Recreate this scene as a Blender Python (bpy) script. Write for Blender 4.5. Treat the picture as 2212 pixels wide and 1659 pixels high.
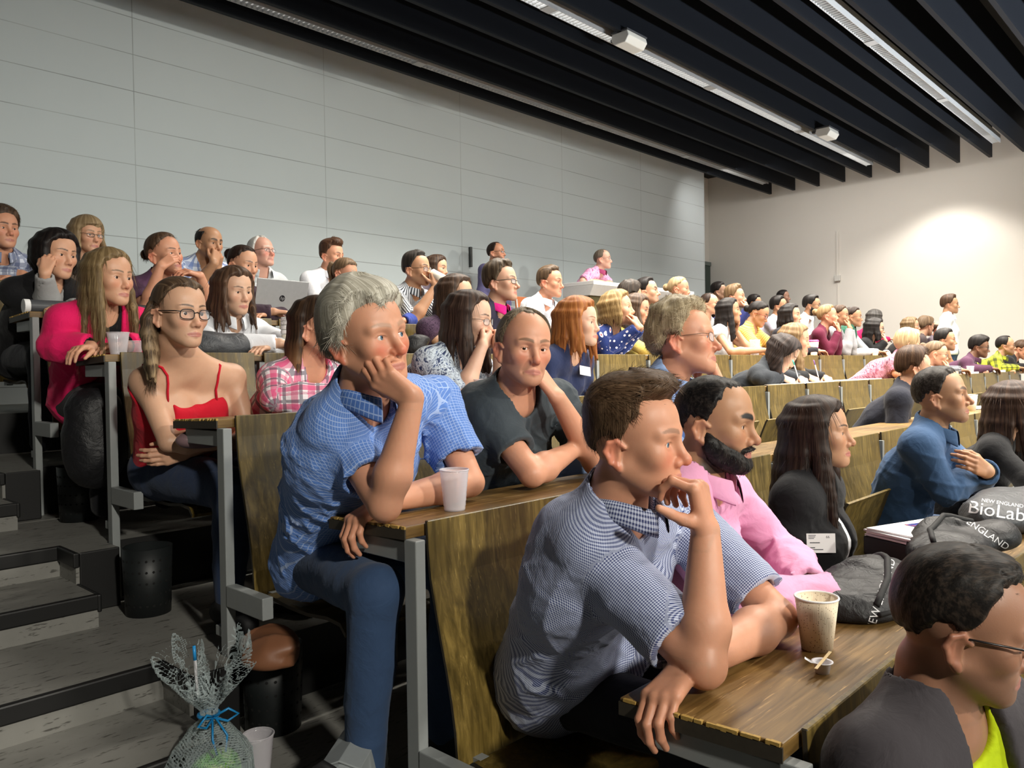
import bpy, bmesh, math, random, itertools, time
import numpy as np
from mathutils import Vector, Matrix
T_START = time.time()
for o in list(bpy.data.objects): bpy.data.objects.remove(o)
sc = bpy.context.scene
COL = sc.collection
D, H, TT, TD = .93, .2258, .75, .315         # row spacing, tier rise, desk height, desk depth (metres)
ROOM_X, WALL_Y, CEIL = 12.8, 7.35, 4.615      # side wall, rear wall, underside of the ceiling beams

# ---------------------------------------------------------------- camera
cam = bpy.data.objects.new('camera', bpy.data.cameras.new('camera')); COL.objects.link(cam); sc.camera = cam
_y, _p, _r = .755701, -.019956, -.014522
_w = Vector((math.cos(_y) * math.cos(_p), math.sin(_y) * math.cos(_p), math.sin(_p)))
_ri = Vector((math.sin(_y), -math.cos(_y), 0)); _u = _ri.cross(_w)
_r2 = math.cos(_r) * _ri + math.sin(_r) * _u; _u2 = -math.sin(_r) * _ri + math.cos(_r) * _u
cam.matrix_world = Matrix(((_r2.x, _u2.x, -_w.x, -1.19500), (_r2.y, _u2.y, -_w.y, .38050), (_r2.z, _u2.z, -_w.z, 1.57491), (0, 0, 0, 1)))
cam.data.sensor_width = 36; cam.data.lens = 1723.02 / 2212 * 36; cam.data.clip_start = .03

# ---------------------------------------------------------------- light
wd = bpy.data.worlds.new('world'); sc.world = wd; wd.use_nodes = True
wd.node_tree.nodes['Background'].inputs[0].default_value = (.35, .38, .40, 1)
wd.node_tree.nodes['Background'].inputs[1].default_value = .02
def area(name, loc, target, power, sx, sy, col=(1, 1, 1), spread=180):
    l = bpy.data.lights.new(name, 'AREA'); l.shape = 'RECTANGLE'; l.size = sx; l.size_y = sy; l.energy = power; l.color = col; l.spread = math.radians(spread)
    o = bpy.data.objects.new(name, l); COL.objects.link(o); o.location = loc
    o.rotation_euler = (Vector(target) - Vector(loc)).to_track_quat('-Z', 'Y').to_euler(); return o
def spot(name, loc, target, power, angle, blend, col=(1, 1, 1), rad=.05):
    l = bpy.data.lights.new(name, 'SPOT'); l.energy = power; l.spot_size = math.radians(angle); l.spot_blend = blend; l.color = col; l.shadow_soft_size = rad
    o = bpy.data.objects.new(name, l); COL.objects.link(o); o.location = loc
    o.rotation_euler = (Vector(target) - Vector(loc)).to_track_quat('-Z', 'Y').to_euler(); return o
WARM, COOL = (1, .93, .82), (.94, 1, .97)
for yy, pw in ((4.87, 240), (3.14, 280), (1.41, 280), (-.32, 260)):                                     # the strip luminaires between the beams
    area('strip_lamp', (7.0, yy, 4.56), (7.0, yy, 0), pw, 9.0, .09, WARM, 122)
area('screen_glow', (5.5, -6.3, 2.6), (5.5, 4, 1.2), 70, 5.0, 2.8, COOL, 100)                          # the projection screen at the front of the hall
area('side_wall_fill', (10.6, 5.0, 4.56), (12.8, 5.6, 2.6), 26, 4.0, .2, (1, .95, .90), 140)                    # added fill with no fitting behind it, brightens the side wall
area('ceiling_fill', (6.0, -3.5, .3), (6.0, .8, 4.6), 420, 11.0, .3, (.9, .94, 1), 44)                # unseen fill added from below to lighten the undersides of the ceiling blades
spot('wall_downlight', (11.95, 3.95, 4.52), (11.95, 3.95, 0), 105, 122, .5, (1, .94, .86), .12)         # makes the scallop on the side wall
for x_, tx, pw, an in ((-1.6, .3, 1050, 54), (2.0, 1.9, 620, 60), (6.0, 4.4, 720, 66), (10.0, 6.8, 720, 66)):                # stage spotlights that wash the rows
    spot('front_spotlight', (x_, -4.2, 4.35), (tx, 4.4, 1.0), pw, an, 1., (1, .95, .84), .18)
sc.view_settings.view_transform = 'Standard'; sc.view_settings.look = 'None'; sc.view_settings.exposure = .50; sc.view_settings.gamma = 1
# ---------------------------------------------------------------- tags
def tag(o, label=None, cat=None, group=None, kind=None):
    for k, v in (('label', label), ('category', cat), ('group', group), ('kind', kind)):
        if v: o[k] = v
    return o
def link(name, me, parent=None, loc=None, mats=()):
    o = bpy.data.objects.new(name, me); COL.objects.link(o)
    if parent: o.parent = parent
    if loc is not None: o.location = loc
    for m in mats: me.materials.append(m)
    return o
def empty(name, loc, label, cat, group=None):
    o = bpy.data.objects.new(name, None); COL.objects.link(o); o.location = loc; o.empty_display_size = .05
    return tag(o, label, cat, group)

# ---------------------------------------------------------------- materials
def lin(r, g, b): return tuple((c / 255 / 12.92) if c <= 10 else ((c / 255 + .055) / 1.055) ** 2.4 for c in (r, g, b))
class NT:
    def __init__(s, name):
        s.m = bpy.data.materials.new(name); s.m.use_nodes = True; s.t = s.m.node_tree; s.b = s.t.nodes['Principled BSDF']
    def n(s, kind, **kw):
        x = s.t.nodes.new(kind)
        for k, v in kw.items():
            if k.startswith('_'): setattr(x, k[1:], v)
            else: x.inputs[k.replace('_', ' ')].default_value = v
        return x
    def l(s, a, b): s.t.links.new(a, b)
    def math(s, op, a, b=None, c=None):
        x = s.t.nodes.new('ShaderNodeMath'); x.operation = op
        for i, v in enumerate((a, b, c)):
            if v is None: continue
            if isinstance(v, (int, float)): x.inputs[i].default_value = v
            else: s.l(v, x.inputs[i])
        return x.outputs[0]
    def mix(s, f, a, b, mode='MIX'):
        x = s.t.nodes.new('ShaderNodeMix'); x.data_type = 'RGBA'; x.blend_type = mode
        for i, v in ((0, f), (6, a), (7, b)):
            if isinstance(v, (int, float)): x.inputs[i].default_value = v
            elif isinstance(v, tuple): x.inputs[i].default_value = (*v[:3], 1)
            else: s.l(v, x.inputs[i])
        return x.outputs[2]
    def ramp(s, f, stops):
        x = s.t.nodes.new('ShaderNodeValToRGB'); e = x.color_ramp.elements
        while len(e) < len(stops): e.new(.5)
        for i, (p, c) in enumerate(stops): e[i].position = p; e[i].color = (*c[:3], 1) if isinstance(c, tuple) else (c, c, c, 1)
        s.l(f, x.inputs[0]); return x.outputs[0]
    def noise(s, vec, scale, detail=4, rough=.55, dist=0):
        x = s.n('ShaderNodeTexNoise', Scale=scale, Detail=detail, Roughness=rough, Distortion=dist)
        if vec is not None: s.l(vec, x.inputs['Vector'])
        return x.outputs[0]
    def mapping(s, vec, scale=(1, 1, 1), rot=(0, 0, 0), loc=(0, 0, 0)):
        x = s.n('ShaderNodeMapping'); x.inputs['Scale'].default_value = scale; x.inputs['Rotation'].default_value = rot; x.inputs['Location'].default_value = loc
        s.l(vec, x.inputs['Vector']); return x.outputs[0]
    def obj(s): return s.n('ShaderNodeTexCoord').outputs['Object']
    def attr(s, name, out='Vector'):
        x = s.t.nodes.new('ShaderNodeAttribute'); x.attribute_name = name; return x.outputs[out]
    def base(s, c, rough=.6, spec=None, metal=None):
        if isinstance(c, tuple): s.b.inputs['Base Color'].default_value = (*c[:3], 1)
        else: s.l(c, s.b.inputs['Base Color'])
        if isinstance(rough, (int, float)): s.b.inputs['Roughness'].default_value = rough
        else: s.l(rough, s.b.inputs['Roughness'])
        if spec is not None: s.b.inputs['Specular IOR Level'].default_value = spec
        if metal is not None: s.b.inputs['Metallic'].default_value = metal
    def bump(s, h, strength=.3, dist=.01):
        x = s.n('ShaderNodeBump', Strength=strength, Distance=dist); s.l(h, x.inputs['Height']); s.l(x.outputs[0], s.b.inputs['Normal'])
_mc = {}
def plain(name, c, rough=.6, spec=None, metal=None, grain=.08, scale=40):
    k = (name, c, rough)
    if k not in _mc:
        n = NT(name); f = n.noise(n.obj(), scale)
        n.base(n.mix(f, tuple(x * (1 - grain) for x in c), tuple(x * (1 + grain) for x in c)), rough, spec, metal); _mc[k] = n.m
    return _mc[k]
def wood(name, dark, mid, light, axis, scratch=.5, worn=0.):
    """veneer with stretched grain along one axis, pale scratches and rubbed patches"""
    n = NT(name); o = n.obj()
    sc_ = {0: (1.2, 22, 22), 2: (24, 24, 1.6)}[axis]
    g = n.noise(n.mapping(o, sc_), 2.4, 6, .62, .6)
    c = n.ramp(g, [(.25, dark), (.5, mid), (.78, light)])
    big = n.noise(o, 2.3, 3)
    c = n.mix(n.math('MULTIPLY', n.ramp(big, [(.42, 0.), (.62, 1.)]), .55), c, dark)
    ss = {0: (5, 70, 70), 2: (75, 75, 4)}[axis]
    s = n.ramp(n.noise(n.mapping(o, ss), 1.6, 3, .7), [(.60, 0.), (.67, 1.)])
    patch = n.ramp(n.noise(o, 5.5, 3), [(.38, 0.), (.58, 1.)])
    c = n.mix(n.math('MULTIPLY', n.math('MULTIPLY', s, patch), scratch), c, tuple(min(1, x * 1.5 + .04) for x in light))
    n.base(c, n.ramp(g, [(.2, .30), (.8, .5)]), .5)
    n.bump(g, .10, .003); return n.m
M_TOP = wood('worn_desk_veneer', lin(72, 54, 27), lin(120, 92, 48), lin(158, 124, 70), 0, 1.)
M_PANEL = wood('bent_plywood', lin(58, 48, 20), lin(104, 86, 40), lin(148, 124, 62), 2, .45)
M_EDGE = plain('dark_ply_edge', lin(52, 46, 36), .6, grain=.35, scale=90)
M_CHIP = plain('chipped_ply_edge', lin(176, 142, 72), .7, grain=.3, scale=160)
M_STEEL = plain('grey_painted_steel', lin(138, 142, 142), .45, grain=.06)
M_BLACKTRIM = plain('black_rubber', lin(16, 16, 16), .5)
def floor_mat():
    n = NT('marbled_linoleum'); o = n.obj()
    fl = n.ramp(n.noise(n.mapping(o, (9, 42, 42), (0, 0, .15)), 1.7, 3, .7), [(.585, 0.), (.66, 1.)])
    cl = n.noise(o, 5, 4)
    c = n.mix(cl, lin(112, 111, 106), lin(146, 145, 140)); c = n.mix(n.math('MULTIPLY', fl, .8), c, lin(58, 56, 52))
    n.base(c, .5, .4); return n.m
M_FLOOR = floor_mat()
def wall_mat(name, c1, c2, rough=.75):
    n = NT(name); o = n.obj(); n.base(n.mix(n.noise(o, 1.2, 5), c1, c2), rough, .2); n.bump(n.noise(o, 180, 2), .06, .002); return n.m
M_WALLP = wall_mat('painted_wall_panel', lin(196, 200, 196), lin(203, 206, 201))
M_WALLW = wall_mat('white_plaster', lin(214, 210, 202), lin(220, 216, 208))
M_JOINT = plain('panel_joint', lin(96, 98, 94), .8)
M_BEAM = plain('dark_ceiling_panel', lin(15, 18, 23), .6, .15)
M_BEAMB = plain('ceiling_beam_lip', lin(216, 217, 224), .5, .3)
M_CEIL = plain('black_ceiling', lin(10, 11, 13), .8)
def glow(name, c, s, base=(.6, .6, .6)):
    n = NT(name); n.base(base, .4); n.b.inputs['Emission Color'].default_value = (*c, 1); n.b.inputs['Emission Strength'].default_value = s; return n.m
def skin_mat():
    n = NT('skin'); c = n.attr('Col', 'Color'); o = n.obj()
    f = n.noise(o, 55, 4, .6); c2 = n.mix(.5, c, n.mix(f, (.82, .72, .70), (1.12, 1.1, 1.08)), 'MULTIPLY')
    n.base(n.mix(.7, c, c2), n.ramp(n.noise(o, 30, 2), [(.3, .40), (.7, .55)]), .42)
    n.b.inputs['Subsurface Weight'].default_value = .12; n.b.inputs['Subsurface Radius'].default_value = (.010, .0035, .0018); n.b.inputs['Subsurface Scale'].default_value = .6
    n.bump(n.noise(o, 420, 2, .6), .10, .0012); return n.m
M_SKIN = skin_mat()
def eye_mat(name, iris):
    n = NT(name); s = n.n('ShaderNodeSeparateXYZ'); n.l(n.obj(), s.inputs[0])
    n.base(n.ramp(n.math('MULTIPLY', s.outputs[1], 80), [(.0, lin(226, 214, 206)), (.835, lin(222, 208, 200)), (.855, tuple(x * .4 for x in iris)), (.90, iris), (.960, iris), (.968, (.004, .004, .004))]), .12, .6); return n.m
M_EYE = {'brown': eye_mat('brown_eye', lin(70, 42, 24)), 'blue': eye_mat('blue_eye', lin(86, 116, 138))}
_hm = {}
def hair_mat(dark, light, tip=None):
    k = (dark, light, tip)
    if k not in _hm:
        n = NT('hair'); u = n.attr('wuv')
        f = n.noise(n.mapping(u, (85, 4.0, 1)), 1.0, 4, .65); g = n.noise(n.mapping(u, (340, 9, 1)), 1.0, 2, .6)
        c = n.ramp(n.math('ADD', n.math('MULTIPLY', f, .6), n.math('MULTIPLY', g, .4)), [(.30, tuple(x * .5 for x in dark)), (.47, dark), (.70, light)])
        if tip:
            sv = n.n('ShaderNodeSeparateXYZ'); n.l(u, sv.inputs[0]); c = n.mix(n.math('MULTIPLY', n.ramp(n.math('ADD', n.math('MULTIPLY', sv.outputs[1], -5.), n.math('MULTIPLY', f, .25)), [(.28, 0.), (.75, 1.)]), .85), c, tip)
        n.base(c, .50, .22); n.bump(g, .22, .003); _hm[k] = n.m
    return _hm[k]
_cm = {}
def cloth(kind, *cs, period=.02, rough=.82):
    """woven cloth; pattern coordinates (metres around, metres along) travel with the garment"""
    k = (kind, cs, period)
    if k in _cm: return _cm[k]
    n = NT(kind + '_cloth'); u = n.attr('wuv'); o = n.obj()
    s = n.n('ShaderNodeSeparateXYZ'); n.l(u, s.inputs[0])
    def stripe(ch, w, per=period, ph=0.):
        return n.math('LESS_THAN', n.math('FRACT', n.math('ADD', n.math('DIVIDE', s.outputs[ch], per), ph)), w)
    c = cs[0]
    if kind == 'check':           # thin pale lines in both directions
        c = n.mix(n.math('MULTIPLY', n.math('MAXIMUM', stripe(0, .17), stripe(1, .17)), .6), cs[0], cs[1])
    elif kind == 'gingham':
        c = n.mix(n.math('MULTIPLY', n.math('ADD', stripe(0, .5), stripe(1, .5)), .5), cs[0], cs[1])
    elif kind == 'plaid':
        a, b = stripe(0, .42), stripe(1, .42); c = n.mix(n.math('MULTIPLY', a, .75), cs[0], cs[1]); c = n.mix(n.math('MULTIPLY', b, .6), c, cs[1])
        if len(cs) > 2: c = n.mix(n.math('MULTIPLY', n.math('MAXIMUM', stripe(0, .2, period, .5), stripe(1, .2, period, .5)), .7), c, cs[2])
    elif kind == 'stripe': c = n.mix(stripe(0, .45), cs[0], cs[1])
    elif kind == 'hoop': c = n.mix(stripe(1, .45), cs[0], cs[1])
    elif kind in ('dots', 'floral'):
        v = n.n('ShaderNodeTexVoronoi'); v.inputs['Scale'].default_value = 1 / period; n.l(u, v.inputs['Vector']); v.inputs['Randomness'].default_value = .75 if kind == 'dots' else 1.
        if kind == 'dots':
            c = n.mix(n.math('LESS_THAN', v.outputs['Distance'], .30), cs[0], cs[1])
            if len(cs) > 2: c = n.mix(n.math('LESS_THAN', v.outputs['Distance'], .15), c, cs[2])
        else:
            f = n.noise(u, 1.3 / period, 3, .6, 1.2); c = n.ramp(f, [(.40, cs[0]), (.5, cs[1]), (.56, cs[1]), (.64, cs[2] if len(cs) > 2 else cs[0])])
    elif kind == 'denim':
        f = n.noise(n.mapping(u, (900, 260, 1)), 1, 2); g = n.noise(o, 7, 4)
        c = n.mix(g, tuple(x * .72 for x in cs[0]), tuple(x * 1.35 for x in cs[0])); c = n.mix(n.math('MULTIPLY', f, .35), c, tuple(x * 1.8 for x in cs[0]))
    else:
        c = n.mix(n.noise(o, 14, 4), tuple(x * .88 for x in cs[0]), tuple(x * 1.1 for x in cs[0]))
    n.base(c, rough, .25); n.b.inputs['Sheen Weight'].default_value = .08
    n.bump(n.noise(o, 20, 4, .55, 1.0), .32, .012); _cm[k] = n.m; return n.m
def clear(name, tint=(1, 1, 1), a=.25, rough=.05):
    n = NT(name); n.base(tint, rough, .5)
    tr = n.n('ShaderNodeBsdfTransparent'); mx = n.n('ShaderNodeMixShader'); lw = n.n('ShaderNodeLayerWeight', Blend=.35)
    n.l(n.math('ADD', n.math('MULTIPLY', lw.outputs['Facing'], .6), a), mx.inputs[0]); n.l(tr.outputs[0], mx.inputs[1]); n.l(n.b.outputs[0], mx.inputs[2])
    n.l(mx.outputs[0], n.t.nodes['Material Output'].inputs['Surface']); return n.m
M_PLASTIC = clear('frosted_clear_plastic', lin(226, 222, 228), .30, .15)
M_LENS = clear('spectacle_lens', (.8, .85, .9), .03, .02)
M_FILM = clear('cellophane', lin(205, 220, 222), .13, .08)
M_PAPER = plain('white_paper', lin(236, 236, 236), .7, grain=.02)
M_CUP = plain('paper_cup', lin(232, 226, 210), .7, grain=.03)
M_BLACK = plain('black_fabric', lin(20, 20, 22), .75, grain=.3)
M_FRAME = plain('spectacle_frame', lin(20, 16, 18), .3)
M_FRAMEM = plain('thin_metal_frame', lin(96, 80, 66), .3, metal=.6)

# ---------------------------------------------------------------- hard shapes
class MB:
    def __init__(s): s.v, s.f, s.mi = [], [], []
    def poly(s, pts, faces, mi=0):
        n = len(s.v); s.v += [tuple(p) for p in pts]; s.f += [tuple(i + n for i in f) for f in faces]; s.mi += [mi] * len(faces); return s
    def box(s, a, b, mi=0):
        (x0, y0, z0), (x1, y1, z1) = a, b
        return s.poly([(x0, y0, z0), (x1, y0, z0), (x1, y1, z0), (x0, y1, z0), (x0, y0, z1), (x1, y0, z1), (x1, y1, z1), (x0, y1, z1)],
                      [(3, 2, 1, 0), (4, 5, 6, 7), (0, 1, 5, 4), (1, 2, 6, 5), (2, 3, 7, 6), (3, 0, 4, 7)], mi)
    def prism(s, prof, ax, a, b, mi=0, capmi=None):
        """closed profile (pairs in the two other axes, x<y<z order) pushed along an axis"""
        n = len(prof)
        def P(q, t): l = list(q); l.insert(ax, t); return tuple(l)
        s.poly([P(q, a) for q in prof] + [P(q, b) for q in prof], [(i, (i + 1) % n, n + (i + 1) % n, n + i) for i in range(n)], mi)
        return s.poly([P(q, a) for q in prof] + [P(q, b) for q in prof], [tuple(range(n))[::-1], tuple(range(n, 2 * n))], mi if capmi is None else capmi)
    def lathe(s, prof, c, n=28, axis=None, mi=0):
        """open profile (radius, height) turned about the upright through c (or an axis vector)"""
        R_ = Vector((0, 0, 1)).rotation_difference(Vector(axis)) if axis is not None else None
        pts = []
        for r, z in prof:
            for i in range(n):
                p = Vector((r * math.cos(6.28318 * i / n), r * math.sin(6.28318 * i / n), z))
                if R_: p = R_ @ p
                pts.append(tuple(p + Vector(c)))
        return s.poly(pts, [(j * n + i, j * n + (i + 1) % n, (j + 1) * n + (i + 1) % n, (j + 1) * n + i) for j in range(len(prof) - 1) for i in range(n)], mi)
    def tube(s, pts, r, n=8, mi=0, closed=False):
        pts = [Vector(p) for p in pts]; m = len(pts); out = []
        for i, p in enumerate(pts):
            t = (pts[(i + 1) % m] - pts[i - 1]) if closed or 0 < i < m - 1 else (pts[1] - pts[0] if i == 0 else pts[-1] - pts[-2])
            t.normalize(); a = t.orthogonal() if i == 0 else (a - t * a.dot(t)); a.normalize(); b = t.cross(a)
            rr = r[i] if isinstance(r, (list, tuple)) else r
            out += [tuple(p + (a * math.cos(6.28318 * k / n) + b * math.sin(6.28318 * k / n)) * rr) for k in range(n)]
        f = [(j * n + k, j * n + (k + 1) % n, ((j + 1) % m) * n + (k + 1) % n, ((j + 1) % m) * n + k) for j in range(m if closed else m - 1) for k in range(n)]
        if not closed: f += [tuple(range(n))[::-1], tuple(range((m - 1) * n, m * n))]
        return s.poly(out, f, mi)
    def build(s, name, mats, parent=None, loc=None, smooth=False, bevel=0, origin=(0, 0, 0), seg=2):
        me = bpy.data.meshes.new(name)
        me.from_pydata([(x - origin[0], y - origin[1], z - origin[2]) for x, y, z in s.v], [], s.f); me.update()
        bm = bmesh.new(); bm.from_mesh(me); bmesh.ops.remove_doubles(bm, verts=bm.verts, dist=1e-5); bmesh.ops.recalc_face_normals(bm, faces=bm.faces); bm.to_mesh(me); bm.free()
        if len(me.polygons) == len(s.mi):
            for p, i in zip(me.polygons, s.mi): p.material_index = i
        if smooth:
            for p in me.polygons: p.use_smooth = True
        o = link(name, me, parent, loc, mats if isinstance(mats, (list, tuple)) else [mats])
        if bevel: b = o.modifiers.new('bevel', 'BEVEL'); b.width = bevel; b.segments = seg; b.limit_method = 'ANGLE'
        return o
F32 = np.float32
def V(*a): return np.array(a, dtype=F32)
def unit(v):
    v = np.asarray(v, dtype=F32); return v / (np.linalg.norm(v) + 1e-12)
def smin(a, b, k):
    h = np.maximum(k - np.abs(a - b), 0) / k
    return np.minimum(a, b) - h * h * (k * .25)
def smax(a, b, k): return -smin(-a, -b, k)
def sstep(e0, e1, x):
    t = np.clip((x - e0) / (e1 - e0), 0, 1); return t * t * (3 - 2 * t)
def rc(p, a, b, r1, r2):
    """tapered capsule"""
    a = np.asarray(a, dtype=F32); ab = np.asarray(b, dtype=F32) - a
    q = p - a
    t = np.clip((q @ ab) / (float(ab @ ab) + 1e-12), 0, 1)
    q = q - t[:, None] * ab
    return np.sqrt(np.einsum('ij,ij->i', q, q)) - (r1 + (r2 - r1) * t)
def ell(p, c, r):
    r = np.asarray(r, dtype=F32); q = (p - np.asarray(c, dtype=F32)) / r
    k0 = np.sqrt(np.einsum('ij,ij->i', q, q)); q = q / r
    k1 = np.sqrt(np.einsum('ij,ij->i', q, q)) + 1e-9
    return k0 * (k0 - 1) / k1
def sph(p, c, r):
    q = p - np.asarray(c, dtype=F32); return np.sqrt(np.einsum('ij,ij->i', q, q)) - r
class Crease:
    """sharp valleys along warped wave fronts, as in wrinkled cloth"""
    def __init__(s, seed, freq, n=4, aniso=(1, 1, 1)):
        g = np.random.RandomState(seed); d = g.normal(size=(n, 3)) * np.array(aniso); d /= np.linalg.norm(d, axis=1)[:, None]
        s.k = (d * freq * g.uniform(.7, 1.4, (n, 1))).astype(F32); s.ph = g.uniform(0, 6.28, n).astype(F32); s.w = Wob(seed + 77, freq * .55, 5); s.a = Wob(seed + 78, freq * .35, 4)
    def __call__(s, p):
        q = p @ s.k.T + s.ph + (2.2 * s.w(p))[:, None]
        r = 1 - np.abs(np.sin(q * .5)); return ((r ** 3).mean(1) * 2.2 - .6) * (.55 + .75 * np.clip(s.a(p) + .3, 0, 1.2))
class Wob:
    """cheap smooth pseudo noise: a sum of plane waves"""
    def __init__(s, seed, freq, n=7, aniso=(1, 1, 1)):
        g = np.random.RandomState(seed)
        d = g.normal(size=(n, 3)); d /= np.linalg.norm(d, axis=1)[:, None]
        s.k = (d * np.array(aniso) * freq * g.uniform(.6, 1.5, (n, 1))).astype(F32); s.ph = g.uniform(0, 6.28, n).astype(F32)
    def __call__(s, p): return np.sin(p @ s.k.T + s.ph).mean(1) * 1.7

def mesh_sdf(f, lo, hi, v, B=8):
    """block-sparse surface nets -> verts, quads"""
    lo = np.asarray(lo, dtype=np.float64); hi = np.asarray(hi, dtype=np.float64)
    nb = np.maximum(1, np.ceil((hi - lo) / (v * B)).astype(int)); n = nb * B + 1
    ci = np.stack(np.meshgrid(*[np.arange(m) for m in nb], indexing='ij'), -1).reshape(-1, 3)
    cc = (lo + (ci + .5) * B * v).astype(F32)
    dc = f(cc)
    act = np.abs(dc) < B * v * .8660 * 1.45 + .004
    vals = np.repeat(np.repeat(np.repeat(np.where(dc.reshape(nb) < 0, -1, 1).astype(F32), B, 0), B, 1), B, 2)
    vals = np.pad(vals, ((0, 1),) * 3, constant_values=1)
    ai = ci[act]
    if len(ai) == 0: return np.zeros((0, 3), F32), np.zeros((0, 4), int)
    o = np.stack(np.meshgrid(*[np.arange(B + 1)] * 3, indexing='ij'), -1).reshape(-1, 3)
    step = max(1, 60000 // len(o))
    for i in range(0, len(ai), step):
        g = (ai[i:i + step, None, :] * B + o[None]).reshape(-1, 3)
        vals[g[:, 0], g[:, 1], g[:, 2]] = f((lo + g * v).astype(F32))
    s = vals < 0
    cnt = np.zeros(n - 1, np.uint8)
    for dx in (0, 1):
        for dy in (0, 1):
            for dz in (0, 1):
                cnt += s[dx:n[0] - 1 + dx, dy:n[1] - 1 + dy, dz:n[2] - 1 + dz]
    cells = np.argwhere((cnt > 0) & (cnt < 8))
    if len(cells) == 0: return np.zeros((0, 3), F32), np.zeros((0, 4), int)
    acc = np.zeros((len(cells), 3)); m = np.zeros(len(cells))
    cor = [np.array(c) for c in itertools.product((0, 1), repeat=3)]
    cv = {tuple(c): vals[tuple((cells + c).T)] for c in cor}
    for c in cor:
        for ax in range(3):
            if c[ax] == 0:
                c2 = c.copy(); c2[ax] = 1
                a, b = cv[tuple(c)], cv[tuple(c2)]
                x = (a < 0) != (b < 0)
                t = a / np.where(x, a - b, 1)
                pt = np.repeat(c[None].astype(float), len(cells), 0); pt[:, ax] = t
                acc[x] += pt[x]; m[x] += 1
    verts = lo + (cells + acc / m[:, None]) * v
    N = n - 1
    key = (cells[:, 0] * N[1] + cells[:, 1]) * N[2] + cells[:, 2]
    quads = []
    for ax in range(3):
        sl0 = [slice(None)] * 3; sl1 = [slice(None)] * 3
        sl0[ax] = slice(0, n[ax] - 1); sl1[ax] = slice(1, n[ax])
        s0, s1 = s[tuple(sl0)], s[tuple(sl1)]
        e = np.argwhere(s0 != s1)
        u, w = (ax + 1) % 3, (ax + 2) % 3
        ok = (e[:, u] > 0) & (e[:, w] > 0) & (e[:, u] < N[u]) & (e[:, w] < N[w]); e = e[ok]
        inside = s0[tuple(e.T)]
        q = []
        for du, dw in ((-1, -1), (0, -1), (0, 0), (-1, 0)):
            c = e.copy(); c[:, u] += du; c[:, w] += dw
            q.append(np.searchsorted(key, (c[:, 0] * N[1] + c[:, 1]) * N[2] + c[:, 2]))
        q = np.stack(q, 1); q[~inside] = q[~inside][:, ::-1]
        quads.append(q)
    return verts.astype(F32), np.concatenate(quads)

def mesh_boxes(f, boxes):
    """boxes: [(lo, hi, voxel)] finest first; later ones leave out what earlier ones hold"""
    VV, QQ, n, done = [], [], 0, []
    for lo, hi, v in boxes:
        lo, hi = np.array(lo), np.array(hi)
        p, q = mesh_sdf(f, lo, hi, v)
        if len(q) and done:
            cen = p[q].mean(1); drop = np.zeros(len(q), bool)
            for l2, h2, v2 in done: drop |= np.all((cen > l2 + v2 * 1.2) & (cen < h2 - v2 * 1.2), 1)
            q = q[~drop]
        done.append((lo, np.array(lo + np.ceil((hi - lo) / (v * 8)) * v * 8), v))
        if len(q):
            use, inv = np.unique(q, return_inverse=True)
            VV.append(p[use]); QQ.append(inv.reshape(-1, 4) + n); n += len(use)
    return np.concatenate(VV), np.concatenate(QQ)

def to_mesh(name, verts, faces, col=None, uv=None, smooth=True, origin=(0, 0, 0)):
    me = bpy.data.meshes.new(name)
    verts = np.asarray(verts, dtype=F32) - np.asarray(origin, dtype=F32)
    faces = np.asarray(faces); k = faces.shape[1]
    me.vertices.add(len(verts)); me.vertices.foreach_set('co', verts.ravel())
    me.loops.add(faces.size); me.loops.foreach_set('vertex_index', faces.ravel().astype(np.int32))
    me.polygons.add(len(faces)); me.polygons.foreach_set('loop_start', np.arange(0, faces.size, k, dtype=np.int32))
    me.update(calc_edges=True)
    if smooth: me.polygons.foreach_set('use_smooth', np.ones(len(faces), bool))
    if col is not None:
        a = me.attributes.new('Col', 'FLOAT_COLOR', 'POINT')
        c = np.ones((len(verts), 4), F32); c[:, :3] = col; a.data.foreach_set('color', c.ravel())
    if uv is not None:
        a = me.attributes.new('wuv', 'FLOAT_VECTOR', 'POINT'); c = np.zeros((len(verts), 3), F32); c[:, :uv.shape[1]] = uv
        a.data.foreach_set('vector', c.ravel())
    return me

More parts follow.
